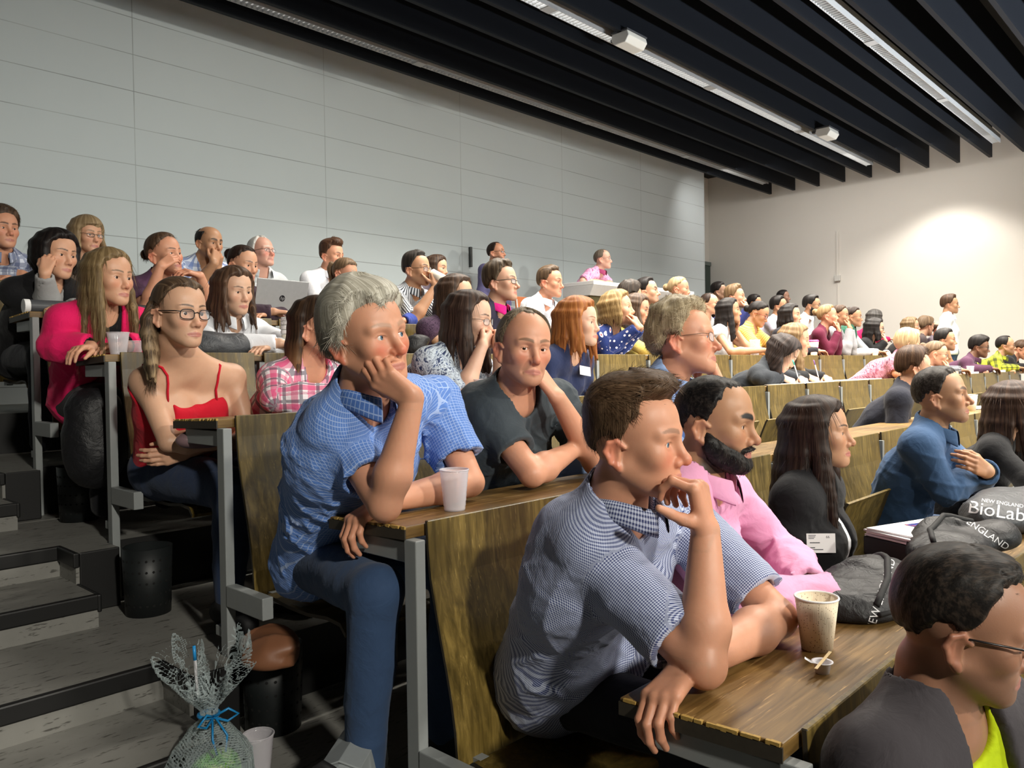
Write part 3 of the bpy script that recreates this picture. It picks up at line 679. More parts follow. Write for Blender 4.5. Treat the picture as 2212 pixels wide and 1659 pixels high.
def hand_parts(W, d, n, right, curl, s=1., spread=1., thumb=(35, 25, 20)):
    """palm, four fingers and a thumb; d along the fingers, n out of the palm"""
    d = unit(d); n = unit(np.asarray(n) - d * float(np.dot(n, d))); sd = np.cross(d, n) * (1 if right else -1); sd = sd.astype(F32)
    W = np.asarray(W, F32); palm, fing = [], []
    kn = []
    for off, dist, ln in ((.027, .088, (.043, .025, .021)), (.0085, .092, (.047, .029, .022)), (-.0105, .087, (.044, .027, .022)), (-.027, .078, (.035, .021, .019))):
        K = W + sd * off * s * spread + d * dist * s; kn.append((K, off, ln))
        palm.append((W + sd * off * .62 * s + d * .012 * s, K, .0145 * s, .0118 * s))
    for i, (K, off, ln) in enumerate(kn):
        c = curl[i] if isinstance(curl[0], (tuple, list)) else curl
        ang = 0; p = K; dd = unit(d + sd * off * 1.6 * (spread - .4)); rr = (.0094, .0086, .0076, .0062)
        if i == 3: rr = tuple(x * .88 for x in rr)
        for j in range(3):
            ang += math.radians(c[j]); e = unit(dd * math.cos(ang) + n * math.sin(ang)); q = p + e * ln[j] * s
            fing.append((i, p, q, rr[j] * s, rr[j + 1] * s)); p = q
    b = W + sd * .018 * s + d * .022 * s + n * .006 * s; a0 = math.radians(thumb[0])
    e = unit(d * math.cos(a0) + sd * math.sin(a0) * 1.0 + n * .35); q = b + e * .045 * s; palm.append((b, q, .0145 * s, .0115 * s))
    for j, l_ in enumerate((.034, .027)):
        a1 = a0 - math.radians(sum(thumb[1:2 + j])); e = unit(d * math.cos(a1) + sd * math.sin(a1) + n * (.35 + .25 * j)); q2 = q + e * l_ * s
        fing.append((4, q, q2, (.0112, .0095)[j] * s, (.0095, .0072)[j] * s)); q = q2
    def f(p):
        dm = None
        for a, b2, r1, r2 in palm:
            x = rc(p, a, b2, r1, r2); dm = x if dm is None else smin(dm, x, .012 * s)
        out = dm
        for i in range(5):
            fi = None
            for j, a, b2, r1, r2 in fing:
                if j == i:
                    x = rc(p, a, b2, r1, r2); fi = x if fi is None else smin(fi, x, .004 * s)
            out = smin(out, fi, .005 * s)
        return out
    pts = [W] + [x[2] for x in fing]
    return f, np.min(pts, 0) - .03, np.max(pts, 0) + .03, np.mean(pts, 0)

EYE_ME = None
def eye_mesh():
    b = MB(); pr = [(.0125 * math.sin(a), -.0125 * math.cos(a)) for a in np.linspace(.0001, math.pi - .0001, 15)]
    b.lathe(pr, (0, 0, 0), 22, axis=(0, 1, 0)); o = b.build('eye', [M_EYE['brown']], smooth=True); me = o.data; bpy.data.objects.remove(o); return me
EYES = {}

Q = {'near': (.0026, .0028, .0065, .0060, .0032), 'mid': (.0038, .0038, .010, .0095, .0050), 'far': (.0052, .0050, .015, .0135, .0066)}   # head, hand, body, cloth, hair
PEOPLE = {}
def person(key, k, pos, ypr, label, hair, skin=(.56, .32, .215), sex='m', s=1., q='mid', top=None, jacket=None, bottom=None, arms=None, face=None, glasses=None,
           hip=None, tyaw=None, bust=None, build=1., eye='brown', gaze=(0, 0), stand=False, legs=True, group=None, shoes=False, shoulders=None, knees=None, nbw=0.):
    if ONLY and key not in ONLY: return
    seed = sum(map(ord, key)) * 7 + len(label)
    C = np.array(pos, F32); M = rot_head(*ypr); face = dict(face or {}); face.setdefault('hair', hair['c'][0])
    vh, vd, vb, vc, vr = Q[q]
    if q == 'far': face['paint'] = 1; face['browt'] = face.get('browt', 1.) * 1.3; face.setdefault('open', .5)
    fem = sex == 'f'; face.setdefault('jaw', .84 if fem else 1.); face.setdefault('face', .965 if fem else 1.); face.setdefault('brow', .55 if fem else 1.05); face.setdefault('browt', .8 if fem else 1.15)
    if fem: face.setdefault('nose', .80); face.setdefault('cheek', .0015); face.setdefault('open', 1.18); face.setdefault('lips', 1.12); face.setdefault('ear', .92); face.setdefault('lip', (.42, .13, .12))
    ty = math.radians(ypr[0] * .45 if tyaw is None else tyaw); Fw = V(math.sin(ty), -math.cos(ty), 0); Rt = V(-math.cos(ty), -math.sin(ty), 0)
    fz = k * H; zt = fz + TT
    seat = fz + .44
    if stand: Hc = V(C[0] - .02 * 0, C[1] + .02, C[2] - .66) if hip is None else np.array(hip, F32)
    else: Hc = np.array(hip, F32) if hip is not None else V(C[0] - Fw[0] * .12, k * D + .64, seat + .10)
    Nr = C + M @ V(0, -.030, -.080) * s
    dv = unit(Hc - Nr); dv = unit(dv * .55 + V(0, 0, -1) * .45 + V(0, .12, 0) * 0)
    Nb = Nr + dv * .085 * s
    dv = unit(Hc - Nb)
    if nbw: Nb = (Nb * (1 - nbw) + ((np.array(shoulders['r']) + np.array(shoulders['l'])) * .5 - dv * .05) * nbw).astype(F32); dv = unit(Hc - Nb)
    w = build * (.86 if fem else 1.)
    Sh = shoulders or {}
    S = {g: (np.array(Sh[g], F32) if g in Sh else Nb + Rt * (.178 * w if g == 'r' else -.178 * w) + dv * .050) for g in 'rl'}
    # torso frame
    n_r = (.047 if fem else .056) * (.9 + .1 * build)
    def torso(p, off, rel=1.):
        d = None
        up = Nb + dv * .20
        for g in (1, -1):
            L_ = Rt * g
            for a, b, r1, r2 in ((Hc + L_ * .085 * w, up + L_ * .070 * w, .112 * build, .104 * build), (up + L_ * .070 * w, Nb + dv * .085 + L_ * .085 * w, .104 * build, .066 * build),
                                 (Nb + dv * .035 + L_ * .04, S['r' if g > 0 else 'l'], .050, .058 * build ** .5)):
                x = rc(p, a, b, r1 + off, r2 + off); d = x if d is None else smin(d, x, .055)
            if fem: d = smin(d, sph(p, up + L_ * .070 + Fw * (.062 + (bust or 0)) + dv * .015, .070 + off), .05)
            x = rc(p, Nr + dv * .035 + L_ * .015, S['r' if g > 0 else 'l'] - L_ * .045 - dv * .0, .040 + off, .040 + off); d = smin(d, x, .05)
        if build > 1.05: d = smin(d, sph(p, Hc + Fw * .07 - dv * .10, .10 * build + off), .08)
        return d
    # arms
    A = {}
    ar = arms or {}
    for g in 'rl':
        sg = 1 if g == 'r' else -1
        spec = ar.get(g, 'rest' if not stand else 'down'); E = W = hd = hn = None; curl = (25, 30, 20); thumb = (35, 25, 20); spread = 1.
        def hl(x, y, z): return C + M @ V(x * s, y * s, z * s)
        if isinstance(spec, dict):
            E, W = np.array(spec['e'], F32), np.array(spec['w'], F32)
            hd = np.array(spec['d'], F32) if 'd' in spec else (hl(*spec['to']) - W); hn = np.array(spec['n'], F32) if 'n' in spec else (hl(*spec['pf']) - W)
            curl = spec.get('curl', curl); thumb = spec.get('thumb', thumb); spread = spec.get('spread', 1.)
        else:
            bx = Nb + Rt * sg * .20
            te = min(k * D + .24, S[g][1] - .03)
            if spec == 'rest':
                E = V(bx[0] - Rt[0] * sg * -.03, te, zt + .045); W = V(C[0] + sg * .015 + Fw[0] * .1, te - .16 - .03 * (sg > 0), zt + .035 + .02 * (sg > 0)); hd = V(sg * .8, -.35, -.05); hn = V(0, 0, -1)
            elif spec == 'flat':
                E = V(bx[0], te, zt + .045); W = V(bx[0] + sg * -.02, te - .13, zt + .035); hd = V(sg * .8, -.6, -.05); hn = V(0, 0, -1)
            elif spec in ('chin', 'cheek', 'mouth', 'fist'):
                E = V(C[0] - sg * .10, te - .02, zt + .045)
                tgt = {'chin': (.022 * sg, .085, -.108), 'cheek': (.058 * sg, .055, -.062), 'mouth': (.02 * sg, .105, -.075), 'fist': (.03 * sg, .10, -.10)}[spec]
                off = {'chin': (.045 * sg, .045, -.185), 'cheek': (.082 * sg, .060, -.155), 'mouth': (.055 * sg, .125, -.150), 'fist': (.05 * sg, .10, -.175)}[spec]
                W = hl(*off); hd = hl(*tgt) - W; hn = hl(0, .0, -.06) - W; curl = {'chin': (55, 60, 40), 'cheek': (30, 45, 30), 'mouth': (35, 50, 30), 'fist': (80, 85, 50)}[spec]
            elif spec == 'lap':
                E = S[g] + Rt * sg * .06 + V(0, .02, -.27); W = Hc + Fw * .26 + Rt * sg * .05 + V(0, 0, .05); hd = Fw + Rt * -sg * .5; hn = V(0, 0, -1)
            elif spec == 'cross':
                E = S[g] + Rt * sg * .05 + Fw * .08 + dv * .25; W = Nb + dv * (.27 if sg > 0 else .30) + Fw * (.20 if sg > 0 else .15) - Rt * sg * .04; hd = -Rt * sg + V(0, 0, .2); hn = -Fw; curl = (15, 25, 20)
            elif spec == 'down':
                E = S[g] + Rt * sg * .04 + V(0, .03, -.28); W = E + V(0, -.03, -.24) + Fw * .04; hd = V(0, 0, -1); hn = -Rt * sg
            elif spec == 'write':
                E = V(bx[0], te, zt + .045); W = V(C[0] - sg * .07 + Fw[0] * .05, te - .10, zt + .05); hd = V(sg * .4, -.7, -.35); hn = V(sg * .5, .1, -.8); curl = (45, 50, 30); thumb = (30, 20, 25)
        A[g] = dict(E=E, W=W, hd=hd, hn=hn, curl=curl, thumb=thumb, spread=spread)
    aw = (.86 if fem else 1.) * (.55 + .45 * build)
    def arm_up(p, g, off): return rc(p, S[g], A[g]['E'], .050 * aw + off, .041 * aw + off)
    def arm_lo(p, g, off):
        E, W = A[g]['E'], A[g]['W']; m = E + (W - E) * .28
        d = smin(rc(p, E, m, .0385 * aw + off, .0455 * aw + off), rc(p, m, W, .0455 * aw + off, .0275 * aw + off), .02); return d
    hands = {g: hand_parts(A[g]['W'], A[g]['hd'], A[g]['hn'], g == 'r', A[g]['curl'], (.90 if fem else 1.) * (1.04 if q == 'near' else 1.), A[g]['spread'], A[g]['thumb']) for g in 'rl'}
    def neck(p, off): return rc(p, Nr, Nb + dv * .02, n_r + off, n_r + .008 + off)
    t_skin = top or {}
    def body_at(lo, hi):
        lo, hi = np.asarray(lo) - .06, np.asarray(hi) + .06
        def near(a, b, r): return np.all(np.maximum(a, b) + r > lo) and np.all(np.minimum(a, b) - r < hi)
        useh = near(C, C, .17); useA = {g: near(S[g], A[g]['E'], .06) for g in 'rl'}; useL = {g: near(A[g]['E'], A[g]['W'], .06) for g in 'rl'}; useH = {g: near(hands[g][1], hands[g][2], .0) for g in 'rl'}
        useT = near(Nr, Hc, .25)
        def f(p):
            d = np.full(len(p), .5, F32)
            if useT: d = smin(torso(p, -.007), neck(p, 0), .035)
            if useh:
                hd_ = head_sdf(((p - C) @ M) / s, face) * s; d = smin(d, hd_, .02) if useT else hd_
            for g in 'rl':
                if useA[g]: d = smin(d, arm_up(p, g, 0), .03)
                if useL[g]:
                    a_ = arm_lo(p, g, 0); d = smin(d, a_, .012)
            for g in 'rl':
                if useH[g]: d = np.minimum(d, smin(hands[g][0](p), rc(p, A[g]['E'], A[g]['W'], .03 * aw, .0275 * aw), .015))
            return d
        return f
    boxes = [(C - .155 * s - .0, C + .155 * s, vh)] + [(hands[g][1], hands[g][2], vd) for g in 'rl' if ar.get(g) != 'hide']
    allp = np.stack([C, Hc, S['r'], S['l'], A['r']['E'], A['l']['E'], A['r']['W'], A['l']['W']])
    boxes.append((allp.min(0) - .16, allp.max(0) + .16, vb))
    VV, QQ, n = [], [], 0; done = []
    for lo, hi, vx in boxes:
        p_, q_ = mesh_sdf(body_at(lo, hi), lo, hi, vx)
        if len(q_) and done:
            cen = p_[q_].mean(1); drop = np.zeros(len(q_), bool)
            for l2, h2, v2 in done: drop |= np.all((cen > l2 + v2 * 1.5) & (cen < h2 - v2 * 1.5), 1)
            q_ = q_[~drop]
        lo = np.array(lo, float); done.append((lo, lo + np.ceil((np.array(hi) - lo) / (vx * 8)) * vx * 8, vx))
        if len(q_):
            use, inv = np.unique(q_, return_inverse=True); VV.append(p_[use]); QQ.append(inv.reshape(-1, 4) + n); n += len(use)
    bv, bq = np.concatenate(VV), np.concatenate(QQ)
    loc = ((bv - C) @ M) / s
    col = np.repeat(np.array(skin, F32)[None], len(bv), 0)
    hm = (np.abs(loc) < (.115, .15, .14)).all(1) & (loc[:, 2] > -.128)
    hidx = np.where(hm)[0]; near_hand = np.zeros(len(bv))
    for g in 'rl': near_hand = np.maximum(near_hand, hands[g][0](bv) < .004)
    hidx = hidx[near_hand[hidx] < .5]
    col[hidx] = head_colors(loc[hidx], skin, face)
    for g in 'rl':                                        # redder finger tips and knuckles
        m = np.exp(-np.linalg.norm(bv - hands[g][3], axis=1) ** 2 / .0045)[:, None] * near_hand[:, None]; col = col * (1 - .35 * m) + col * np.array((1.04, .80, .74), F32) * .35 * m
    org = np.array((C[0], (k * D + .6) if not stand else C[1], fz if not stand else Hc[2] - .92), F32)
    me = to_mesh('person', bv, bq, col, origin=org); P = link('person', me, None, tuple(org), [M_SKIN])
    tag(P, label, 'person', group or 'audience in the lecture hall')
    PEOPLE[key] = dict(o=P, C=C, M=M, Nb=Nb, Nr=Nr, dv=dv, Fw=Fw, Rt=Rt, S=S, A=A, Hc=Hc, org=org, torso=torso)
    # eyes
    ek = eye
    if ek not in EYES:
        m_ = eye_mesh(); m_.materials.clear(); m_.materials.append(M_EYE[ek]); EYES[ek] = m_
    Ge = rot_head(ypr[0] + gaze[0], ypr[1] + gaze[1], ypr[2])
    for sx in (-1, 1):
        eo = bpy.data.objects.new('eye', EYES[ek]); COL.objects.link(eo); eo.parent = P
        c = C + M @ V(sx * .0315, .0697, -.003) * s - org
        Mx = Matrix([list(map(float, r)) for r in Ge]).to_4x4(); Mx.translation = Vector(list(map(float, c))); eo.matrix_local = Mx @ Matrix.Scale(s, 4)
    # hair
    if hair['style'] != 'none':
        hf, locks = hair_fn(hair, M, seed)
        pts = [C + M @ V(x, y, z) * s for x in (-.115, .115) for y in (-.15, .125) for z in (-.11, .15 + hair.get('quiff', 0))]
        for a, b, r1, r2 in locks: pts += [C + M @ b * s + .03, C + M @ b * s - .03]
        lo, hi = np.min(pts, 0), np.max(pts, 0)
        hv, hq = mesh_sdf(lambda p: hf(((p - C) @ M) / s) * s, lo, hi, vr)
        l2 = ((hv - C) @ M) / s; az = np.arctan2(l2[:, 0], l2[:, 1] + .02)
        uv = np.stack((az * .12 * (1 + 0 * az), l2[:, 2] * .6 + np.sin(az * 3) * .01), 1)
        if hair.get('comb') or hair.get('comb_uv'): uv = np.where((l2[:, 2] > .088)[:, None], np.stack((l2[:, 0], l2[:, 1] * .5), 1), uv)
        if hair.get('crop'): uv = np.stack((l2[:, 0] + .3 * l2[:, 1], (l2[:, 2] + .5 * l2[:, 1]) * 12), 1)
        fb = hair.get('fib', {'near': 5200, 'mid': 1500, 'far': 0}[q])
        if fb and len(hq):
            fx, ff, fu = grow_fibres(hv, hq, M, C, hair, fb, hair.get('fl', .035), hair.get('fw', .0006 if q == 'near' else .0011), seed)
            hq = np.concatenate((hq, ff + len(hv))); hv = np.concatenate((hv, fx)); uv = np.concatenate((uv, fu))
        if len(hq): link('hair', to_mesh('hair', hv, hq, None, uv, origin=org), P, None, [hair_mat(*hair['c'])])
    if face.get('beardgeo'):
        bg = face['beardgeo']; w1, w2 = Wob(seed, 160, 8), Wob(seed + 3, 420, 8)
        def bf(p):
            lp = ((p - C) @ M) / s; x, y, z = np.abs(lp[:, 0]), lp[:, 1], lp[:, 2]
            m = sstep(.006, -.034, z + .62 * y + .008) * sstep(-.024, .004, y) * sstep(-.155, -.135, z)
            mo = sstep(1.0, .72, (x / .027) ** 2 + ((z + .0745) / .0105) ** 2) * sstep(.06, .08, y)
            mu = np.exp(-((z + .0600 + .25 * np.maximum(x - .012, 0)) / .0075) ** 2) * sstep(.042, .030, x) * sstep(.055, .070, y)
            m = np.maximum(m * (1 - np.exp(-(x / .03) ** 2 - ((z + .052) / .010) ** 2) * 1.0), mu) * (1 - mo)
            return (head_sdf(lp, dict(face, ear=0)) - (-.006 + (bg + .006) * m) - (.0020 * w1(lp) + .0012 * w2(lp)) * m) * s
        lo, hi = C - .15, C + .15
        hv, hq = mesh_sdf(bf, lo, hi, vr * .8)
        if len(hq):
            uv = ((hv - C) @ M)[:, [0, 2]]
            if q == 'near':
                fx, ff, fu = grow_fibres(hv, hq, M, C, dict(hair, style='beard', mess=.4), 6000, .012, .0006, seed + 1)
                hq = np.concatenate((hq, ff + len(hv))); hv = np.concatenate((hv, fx)); uv = np.concatenate((uv, fu))
            link('beard', to_mesh('beard', hv, hq, None, uv, origin=org), P, None, [hair_mat(*hair['c'])])
    # garments
    def garment_uv(v):
        ds = [np.abs(torso(v, 0)) + .0, *[np.abs(arm_up(v, g, .012)) for g in 'rl'], *[np.abs(arm_lo(v, g, .012)) for g in 'rl']]
        w_ = np.argmin(ds, 0)
        r = v - Nb; u = np.arctan2(r @ Rt, r @ Fw) * .17; uv = np.stack((u, r @ dv), 1)
        for i, (a, b) in enumerate(((S['r'], A['r']['E']), (S['l'], A['l']['E']), (A['r']['E'], A['r']['W']), (A['l']['E'], A['l']['W']))):
            ax = unit(b - a); n1 = unit(np.cross(ax, Fw + V(.01, .02, .3))); n2 = np.cross(ax, n1); rr = v - a
            m = w_ == i + 1; uv[m, 0] = np.arctan2(rr[m] @ n1, rr[m] @ n2) * .06; uv[m, 1] = rr[m] @ ax
        return uv
    def garment(g, off, name):
        sl = g.get('sleeve', 'long'); nk = g.get('neck', 'crew'); fa = g.get('fold', .0045)
        w1, w2, w3 = Wob(seed + 11, 22, 7, (1, 1, 1.8)), Crease(seed + 12, 34, 4, (1, 1, 1.5)), Crease(seed + 13, 75, 4, (1, 1, 1.3))
        o_ = off + g.get('loose', .008)
        def f(p):
            d = torso(p, o_)
            for a in 'rl':
                E, W = A[a]['E'], A[a]['W']; ax = unit(E - S[a]); al = float(np.linalg.norm(E - S[a]))
                if sl == 'none': continue
                x = arm_up(p, a, o_ + (.012 if sl == 'short' else .004))
                if sl == 'short':
                    c = (p - S[a]) @ ax - al * g.get('cut', .62)
                    x = smax(x, c, .004); x = np.maximum(x, -np.maximum(arm_up(p, a, .004), -(c + .05)))
                    d = smin(d, x, .03)
                else:
                    d = smin(d, x, .03)
                    bx = unit(W - E); bl = float(np.linalg.norm(W - E)); cut = g.get('cut', .97)
                    if sl == 'rolled': cut = g.get('cut', .10)
                    y = arm_lo(p, a, o_ + .007); c = (p - E) @ bx - bl * cut
                    y = smax(y, c, .004); y = np.maximum(y, -np.maximum(arm_lo(p, a, .003), -(c + .04)))
                    # clip the upper arm likewise where a rolled sleeve ends at the elbow
                    d = smin(d, y, .015)
            t = (p - Nb) @ dv; fr = (p - Nb) @ Fw; la = (p - Nb) @ Rt
            mz = sstep(.0, .30, t)
            d = d - np.clip(fa * (.3 + .7 * sstep(.0, .13, (p - Nb) @ dv)) * (w1(p) * (.4 + mz * .6) + 1.5 * w2(p) + (.8 * w3(p) if vc < .011 else 0)), -.009, .014)
            # neck opening
            if nk in ('crew', 'collar', 'v', 'high'):
                hole = rc(p, Nr - dv * .05, Nb + dv * (.005 if nk != 'high' else -.03), n_r + .012, n_r + (.020 if nk == 'crew' else .014))
                if nk == 'crew': hole = smin(hole, rc(p, Nb + Fw * .03, Nb + Fw * .10 + dv * .02, .050, .045), .03)
                if nk in ('collar', 'v'):
                    dp = g.get('depth', .10 if nk == 'collar' else .14); hole = smin(hole, rc(p, Nb + Fw * .05, Nb + Fw * .16 + dv * dp, .040, .006), .02)
                d = smax(d, -hole, .006)
            elif nk == 'scoop':
                hole = rc(p, Nr - dv * .05, Nb + dv * .02, n_r + .03, n_r + .05); hole = smin(hole, ell_t(p, Nb + Fw * .12 + dv * .04, .105, .10, .085), .04); d = smax(d, -hole, .006)
            elif nk == 'cami':
                mid_ = .25 * float(((S['r'] + S['l']) * .5 - Nb) @ Rt); al_ = np.abs(la - mid_); d2 = unit(dv - Rt * float(dv @ Rt)); t = (p - Nb) @ d2; c_ = .118 - .022 * sstep(.04, .10, al_) + .10 * sstep(.130, .20, al_)
                d = smax(d, c_ - t, .008)
                for a in 'rl': d = smax(d, -rc(p, S[a] - dv * .03 + Rt * (.012 if a == 'r' else -.012), A[a]['E'], .060, .052), .012)
            op = g.get('open')
            if op: d = smax(d, -np.maximum(np.abs(la - g.get('openx', 0)) - (op[0] + (op[1] - op[0]) * np.clip(t / .45, 0, 1)), -(fr - .02)), .006)
            hem = (p - Hc) @ dv; d = smax(d, hem - g.get('hem', .05), .01)
            return d
        lo, hi = allp.min(0) - .15, allp.max(0) + .15
        v_, q_ = mesh_sdf(f, lo, hi, vc)
        if len(q_) == 0: return
        link(name, to_mesh(name, v_, q_, None, garment_uv(v_), origin=org), P, None, [g['m']])
    def ell_t(p, c, a, b, cc):
        r = p - c; x = np.stack((r @ Rt / a, r @ Fw / b, r @ dv / cc), 1); k0 = np.linalg.norm(x, axis=1); return (k0 - 1) * min(a, b, cc)
    if top:
        garment(top, .004, top.get('name', 'shirt'))
        if top.get('collar'): collar(P, org, Nb, Nr, dv, Fw, Rt, n_r, top.get('cm', top['m']), top['collar'])
        if top.get('neck') == 'cami':
            d2 = unit(dv - Rt * float(dv @ Rt))
            for g in (1, -1):
                b = MB(); pts = []; mid_ = .25 * float(((S['r'] + S['l']) * .5 - Nb) @ Rt)
                for t_, f_ in ((.158, .122), (.12, .114), (.09, .104), (.05, .072), (.015, .03), (.00, -.02), (.02, -.07), (.06, -.11)):
                    p0 = Nb + Rt * (mid_ + g * (.100 + .008 * (f_ < .05))) + d2 * t_ + Fw * f_; pr = p0[None].astype(F32)
                    for _ in range(12):                  # rest on the skin
                        e = 1e-3; dd = torso(pr, -.007)[0]; gr = unit([torso(pr + V(*(e if j == i else 0 for j in range(3))), -.007)[0] - dd for i in range(3)]); pr = pr - gr[None] * (dd - .003) * .8
                    pts.append(tuple(pr[0] - org))
                b.tube(pts, .0045, 6)
                b.build('strap', [top['m']], P, smooth=True)
    if jacket:
        garment(jacket, .011, jacket.get('name', 'jacket'))
        if jacket.get('collar'): collar(P, org, Nb, Nr, dv, Fw, Rt, n_r + .012, jacket.get('cm', jacket['m']), jacket['collar'])
    # legs
    if legs:
        b_ = bottom or dict(m=cloth('plain', lin(30, 32, 40))); w1, w2 = Wob(seed + 20, 30, 6), Crease(seed + 21, 30, 4)
        kn = {}
        for g, sg in (('r', 1), ('l', -1)):
            hp = Hc + Rt * sg * .09
            kn[g] = np.array(knees[g], F32) if knees and g in knees else (hp + Fw * .42 + Rt * sg * .05 + V(0, 0, .0) if not stand else hp + V(0, 0, -.42) + Fw * .02)
            kn[g] = np.array(kn[g], F32)
            ft = V(kn[g][0], kn[g][1] + .06, fz + .10) if not stand else V(hp[0], hp[1], Hc[2] - .84)
            A[g]['knee'], A[g]['foot'] = kn[g], ft
        lf = float(b_.get('fat', 1.))
        def lfun(p):
            d = rc(p, Hc + Rt * .07, Hc - Rt * .07, .125 * build, .125 * build)
            for g, sg in (('r', 1), ('l', -1)):
                d = smin(d, rc(p, Hc + Rt * sg * .09, A[g]['knee'], .096 * lf, .070 * lf), .03); d = smin(d, rc(p, A[g]['knee'], A[g]['foot'], .068 * lf, .050), .02)
            return d - .003 * w1(p) - .006 * w2(p)
        lp = np.stack([Hc] + [A[g][x] for g in 'rl' for x in ('knee', 'foot')])
        v_, q_ = mesh_sdf(lfun, lp.min(0) - .16, lp.max(0) + .14, b_.get('v', vb * 1.35 if q != 'near' else .010))
        link('trousers', to_mesh('trousers', v_, q_, None, np.stack(((v_ - Hc) @ Rt, (v_ - Hc) @ dv), 1), origin=org), P, None, [b_['m']])
        if shoes:
            for g in 'rl':
                ft = A[g]['foot'].copy(); ft[2] = (fz if not stand else org[2]); fd = unit(Fw + Rt * (.15 if g == 'r' else -.15))
                def sf(p):
                    d = smin(rc(p, ft + V(0, 0, .045) - fd * .05, ft + V(0, 0, .040) + fd * .15, .045, .036), rc(p, ft + V(0, 0, .05), ft + V(0, 0, .12), .045, .045), .03)
                    return smax(d, -(p[:, 2] - (fz if not stand else org[2]) - .002), .004)
                v_, q_ = mesh_sdf(sf, ft - .2, ft + .22, .009)
                link('shoe', to_mesh('shoe', v_, q_, origin=org), P, None, [shoes if not isinstance(shoes, bool) else M_BLACK])
    if glasses: spectacles(P, org, C, M, s, glasses)
    return P
def collar(P, org, Nb, Nr, dv, Fw, Rt, nr, mat, spec):
    gap, flap, st = spec.get('gap', 15), spec.get('flap', .030), spec.get('stand', .036)
    n = 40; rows = []; up = unit(Nr - Nb)
    for i in range(n + 1):
        a = math.radians(gap + (360 - 2 * gap) * i / n); fr = max(0., math.cos(a)) ** 2
        o = Fw * math.cos(a) + Rt * math.sin(a)
        c = Nb + up * (.004 - .026 * fr) + Fw * (.012 + .016 * fr)
        r = nr + .012; sd = math.cos(a)
        prof = [(r + .006, .0), (r + .0, st), (r + .005, st + .002), (r + .014, st * .45), (r + .020 + flap * .25 * fr, -flap * (.35 + .75 * fr)), (r + .015 + flap * .22 * fr, -flap * (.33 + .72 * fr) + .002), (r + .009, st * .4)]
        rows.append([c + o * pr + up * pz for pr, pz in prof])
    v = np.array(rows, F32).reshape(-1, 3); m = 7
    f = [(i * m + j, i * m + (j + 1), (i + 1) * m + (j + 1), (i + 1) * m + j) for i in range(n) for j in range(m - 1)]
    uv = np.array([[i / n * .4, j * .012] for i in range(n + 1) for j in range(m)], F32)
    o = link('collar', to_mesh('collar', v, f, None, uv, origin=org), P, None, [mat])
    md = o.modifiers.new('thick', 'SOLIDIFY'); md.thickness = .0022; md = o.modifiers.new('smooth', 'SUBSURF'); md.levels = 1; md.render_levels = 1
def spectacles(P, org, C, M, s, g):
    w, h_, r = g.get('w', .023), g.get('h', .017), g.get('r', .0016); mat = g.get('m', M_FRAME); b = MB(); ln = MB()
    def L(x, y, z): return tuple(C + M @ V(x, y, z) * s - org)
    cy, cz, pw = .0985, -.006, g.get('pow', 3.)
    for sx in (-1, 1):
        pts = []
        for i in range(28):
            a = i / 28 * 6.28318; ca, sa = math.cos(a), math.sin(a)
            x = math.copysign(abs(ca) ** (2 / pw), ca) * w; z = math.copysign(abs(sa) ** (2 / pw), sa) * h_
            pts.append(L(sx * (.0335 + x * 1.), cy - abs(sx * .0335 + x * sx) ** 2 * 3.2, cz + z))
        if not g.get('rimless'): b.tube(pts, r * s, 6, closed=True)
        ln.poly(pts, [tuple(range(28))])
        hx = .0335 + w
        b.tube([L(sx * hx, cy - hx ** 2 * 3.2, cz + h_ * .55), L(sx * .071, .075, .004), L(sx * .0795, .0, .004), L(sx * .0785, -.018, -.006), L(sx * .078, -.028, -.026)], [r * s, r * 1.15 * s, r * 1.1 * s, r * s, r * s], 6)
    b.tube([L(-.0335 + w, cy - .002, cz + .004), L(0, cy + .004, cz + .008), L(.0335 - w, cy - .002, cz + .004)], r * s, 6)
    o = b.build('glasses', [mat], P, smooth=True)
    ln.build('lens', [M_LENS], o)
# ---------------------------------------------------------------- the audience
FAIR, ROSY, TAN, BROWN, OLIVE, PALE = (.62, .345, .220), (.62, .310, .195), (.47, .255, .145), (.22, .110, .062), (.50, .275, .160), (.68, .42, .30)
BLACKH, DARKB, BRN, MID, DBL, BLOND, PALEB, GREY, WHITE, RED = ((.008, .006, .006), (.035, .026, .022)), ((.020, .011, .008), (.075, .042, .028)), ((.050, .026, .014), (.15, .085, .048)), ((.085, .048, .026), (.23, .145, .085)), ((.15, .090, .045), (.40, .27, .15)), ((.27, .165, .075), (.60, .42, .22)), ((.36, .25, .13), (.72, .56, .34)), ((.36, .335, .27), (.80, .77, .68)), ((.50, .49, .47), (.80, .79, .76)), ((.27, .085, .020), (.62, .27, .085))
def C_(*a, **k): return cloth(*a, **k)
NAVY, WHT, BLK = lin(32, 40, 66), lin(226, 228, 234), lin(18, 18, 21)
W_SHIRT = C_('plain', WHT)
JEANS = C_('denim', lin(46, 66, 96)); DARKT = C_('plain', lin(26, 27, 32)); JEAN2 = C_('denim', lin(34, 48, 74))
P_ = POS
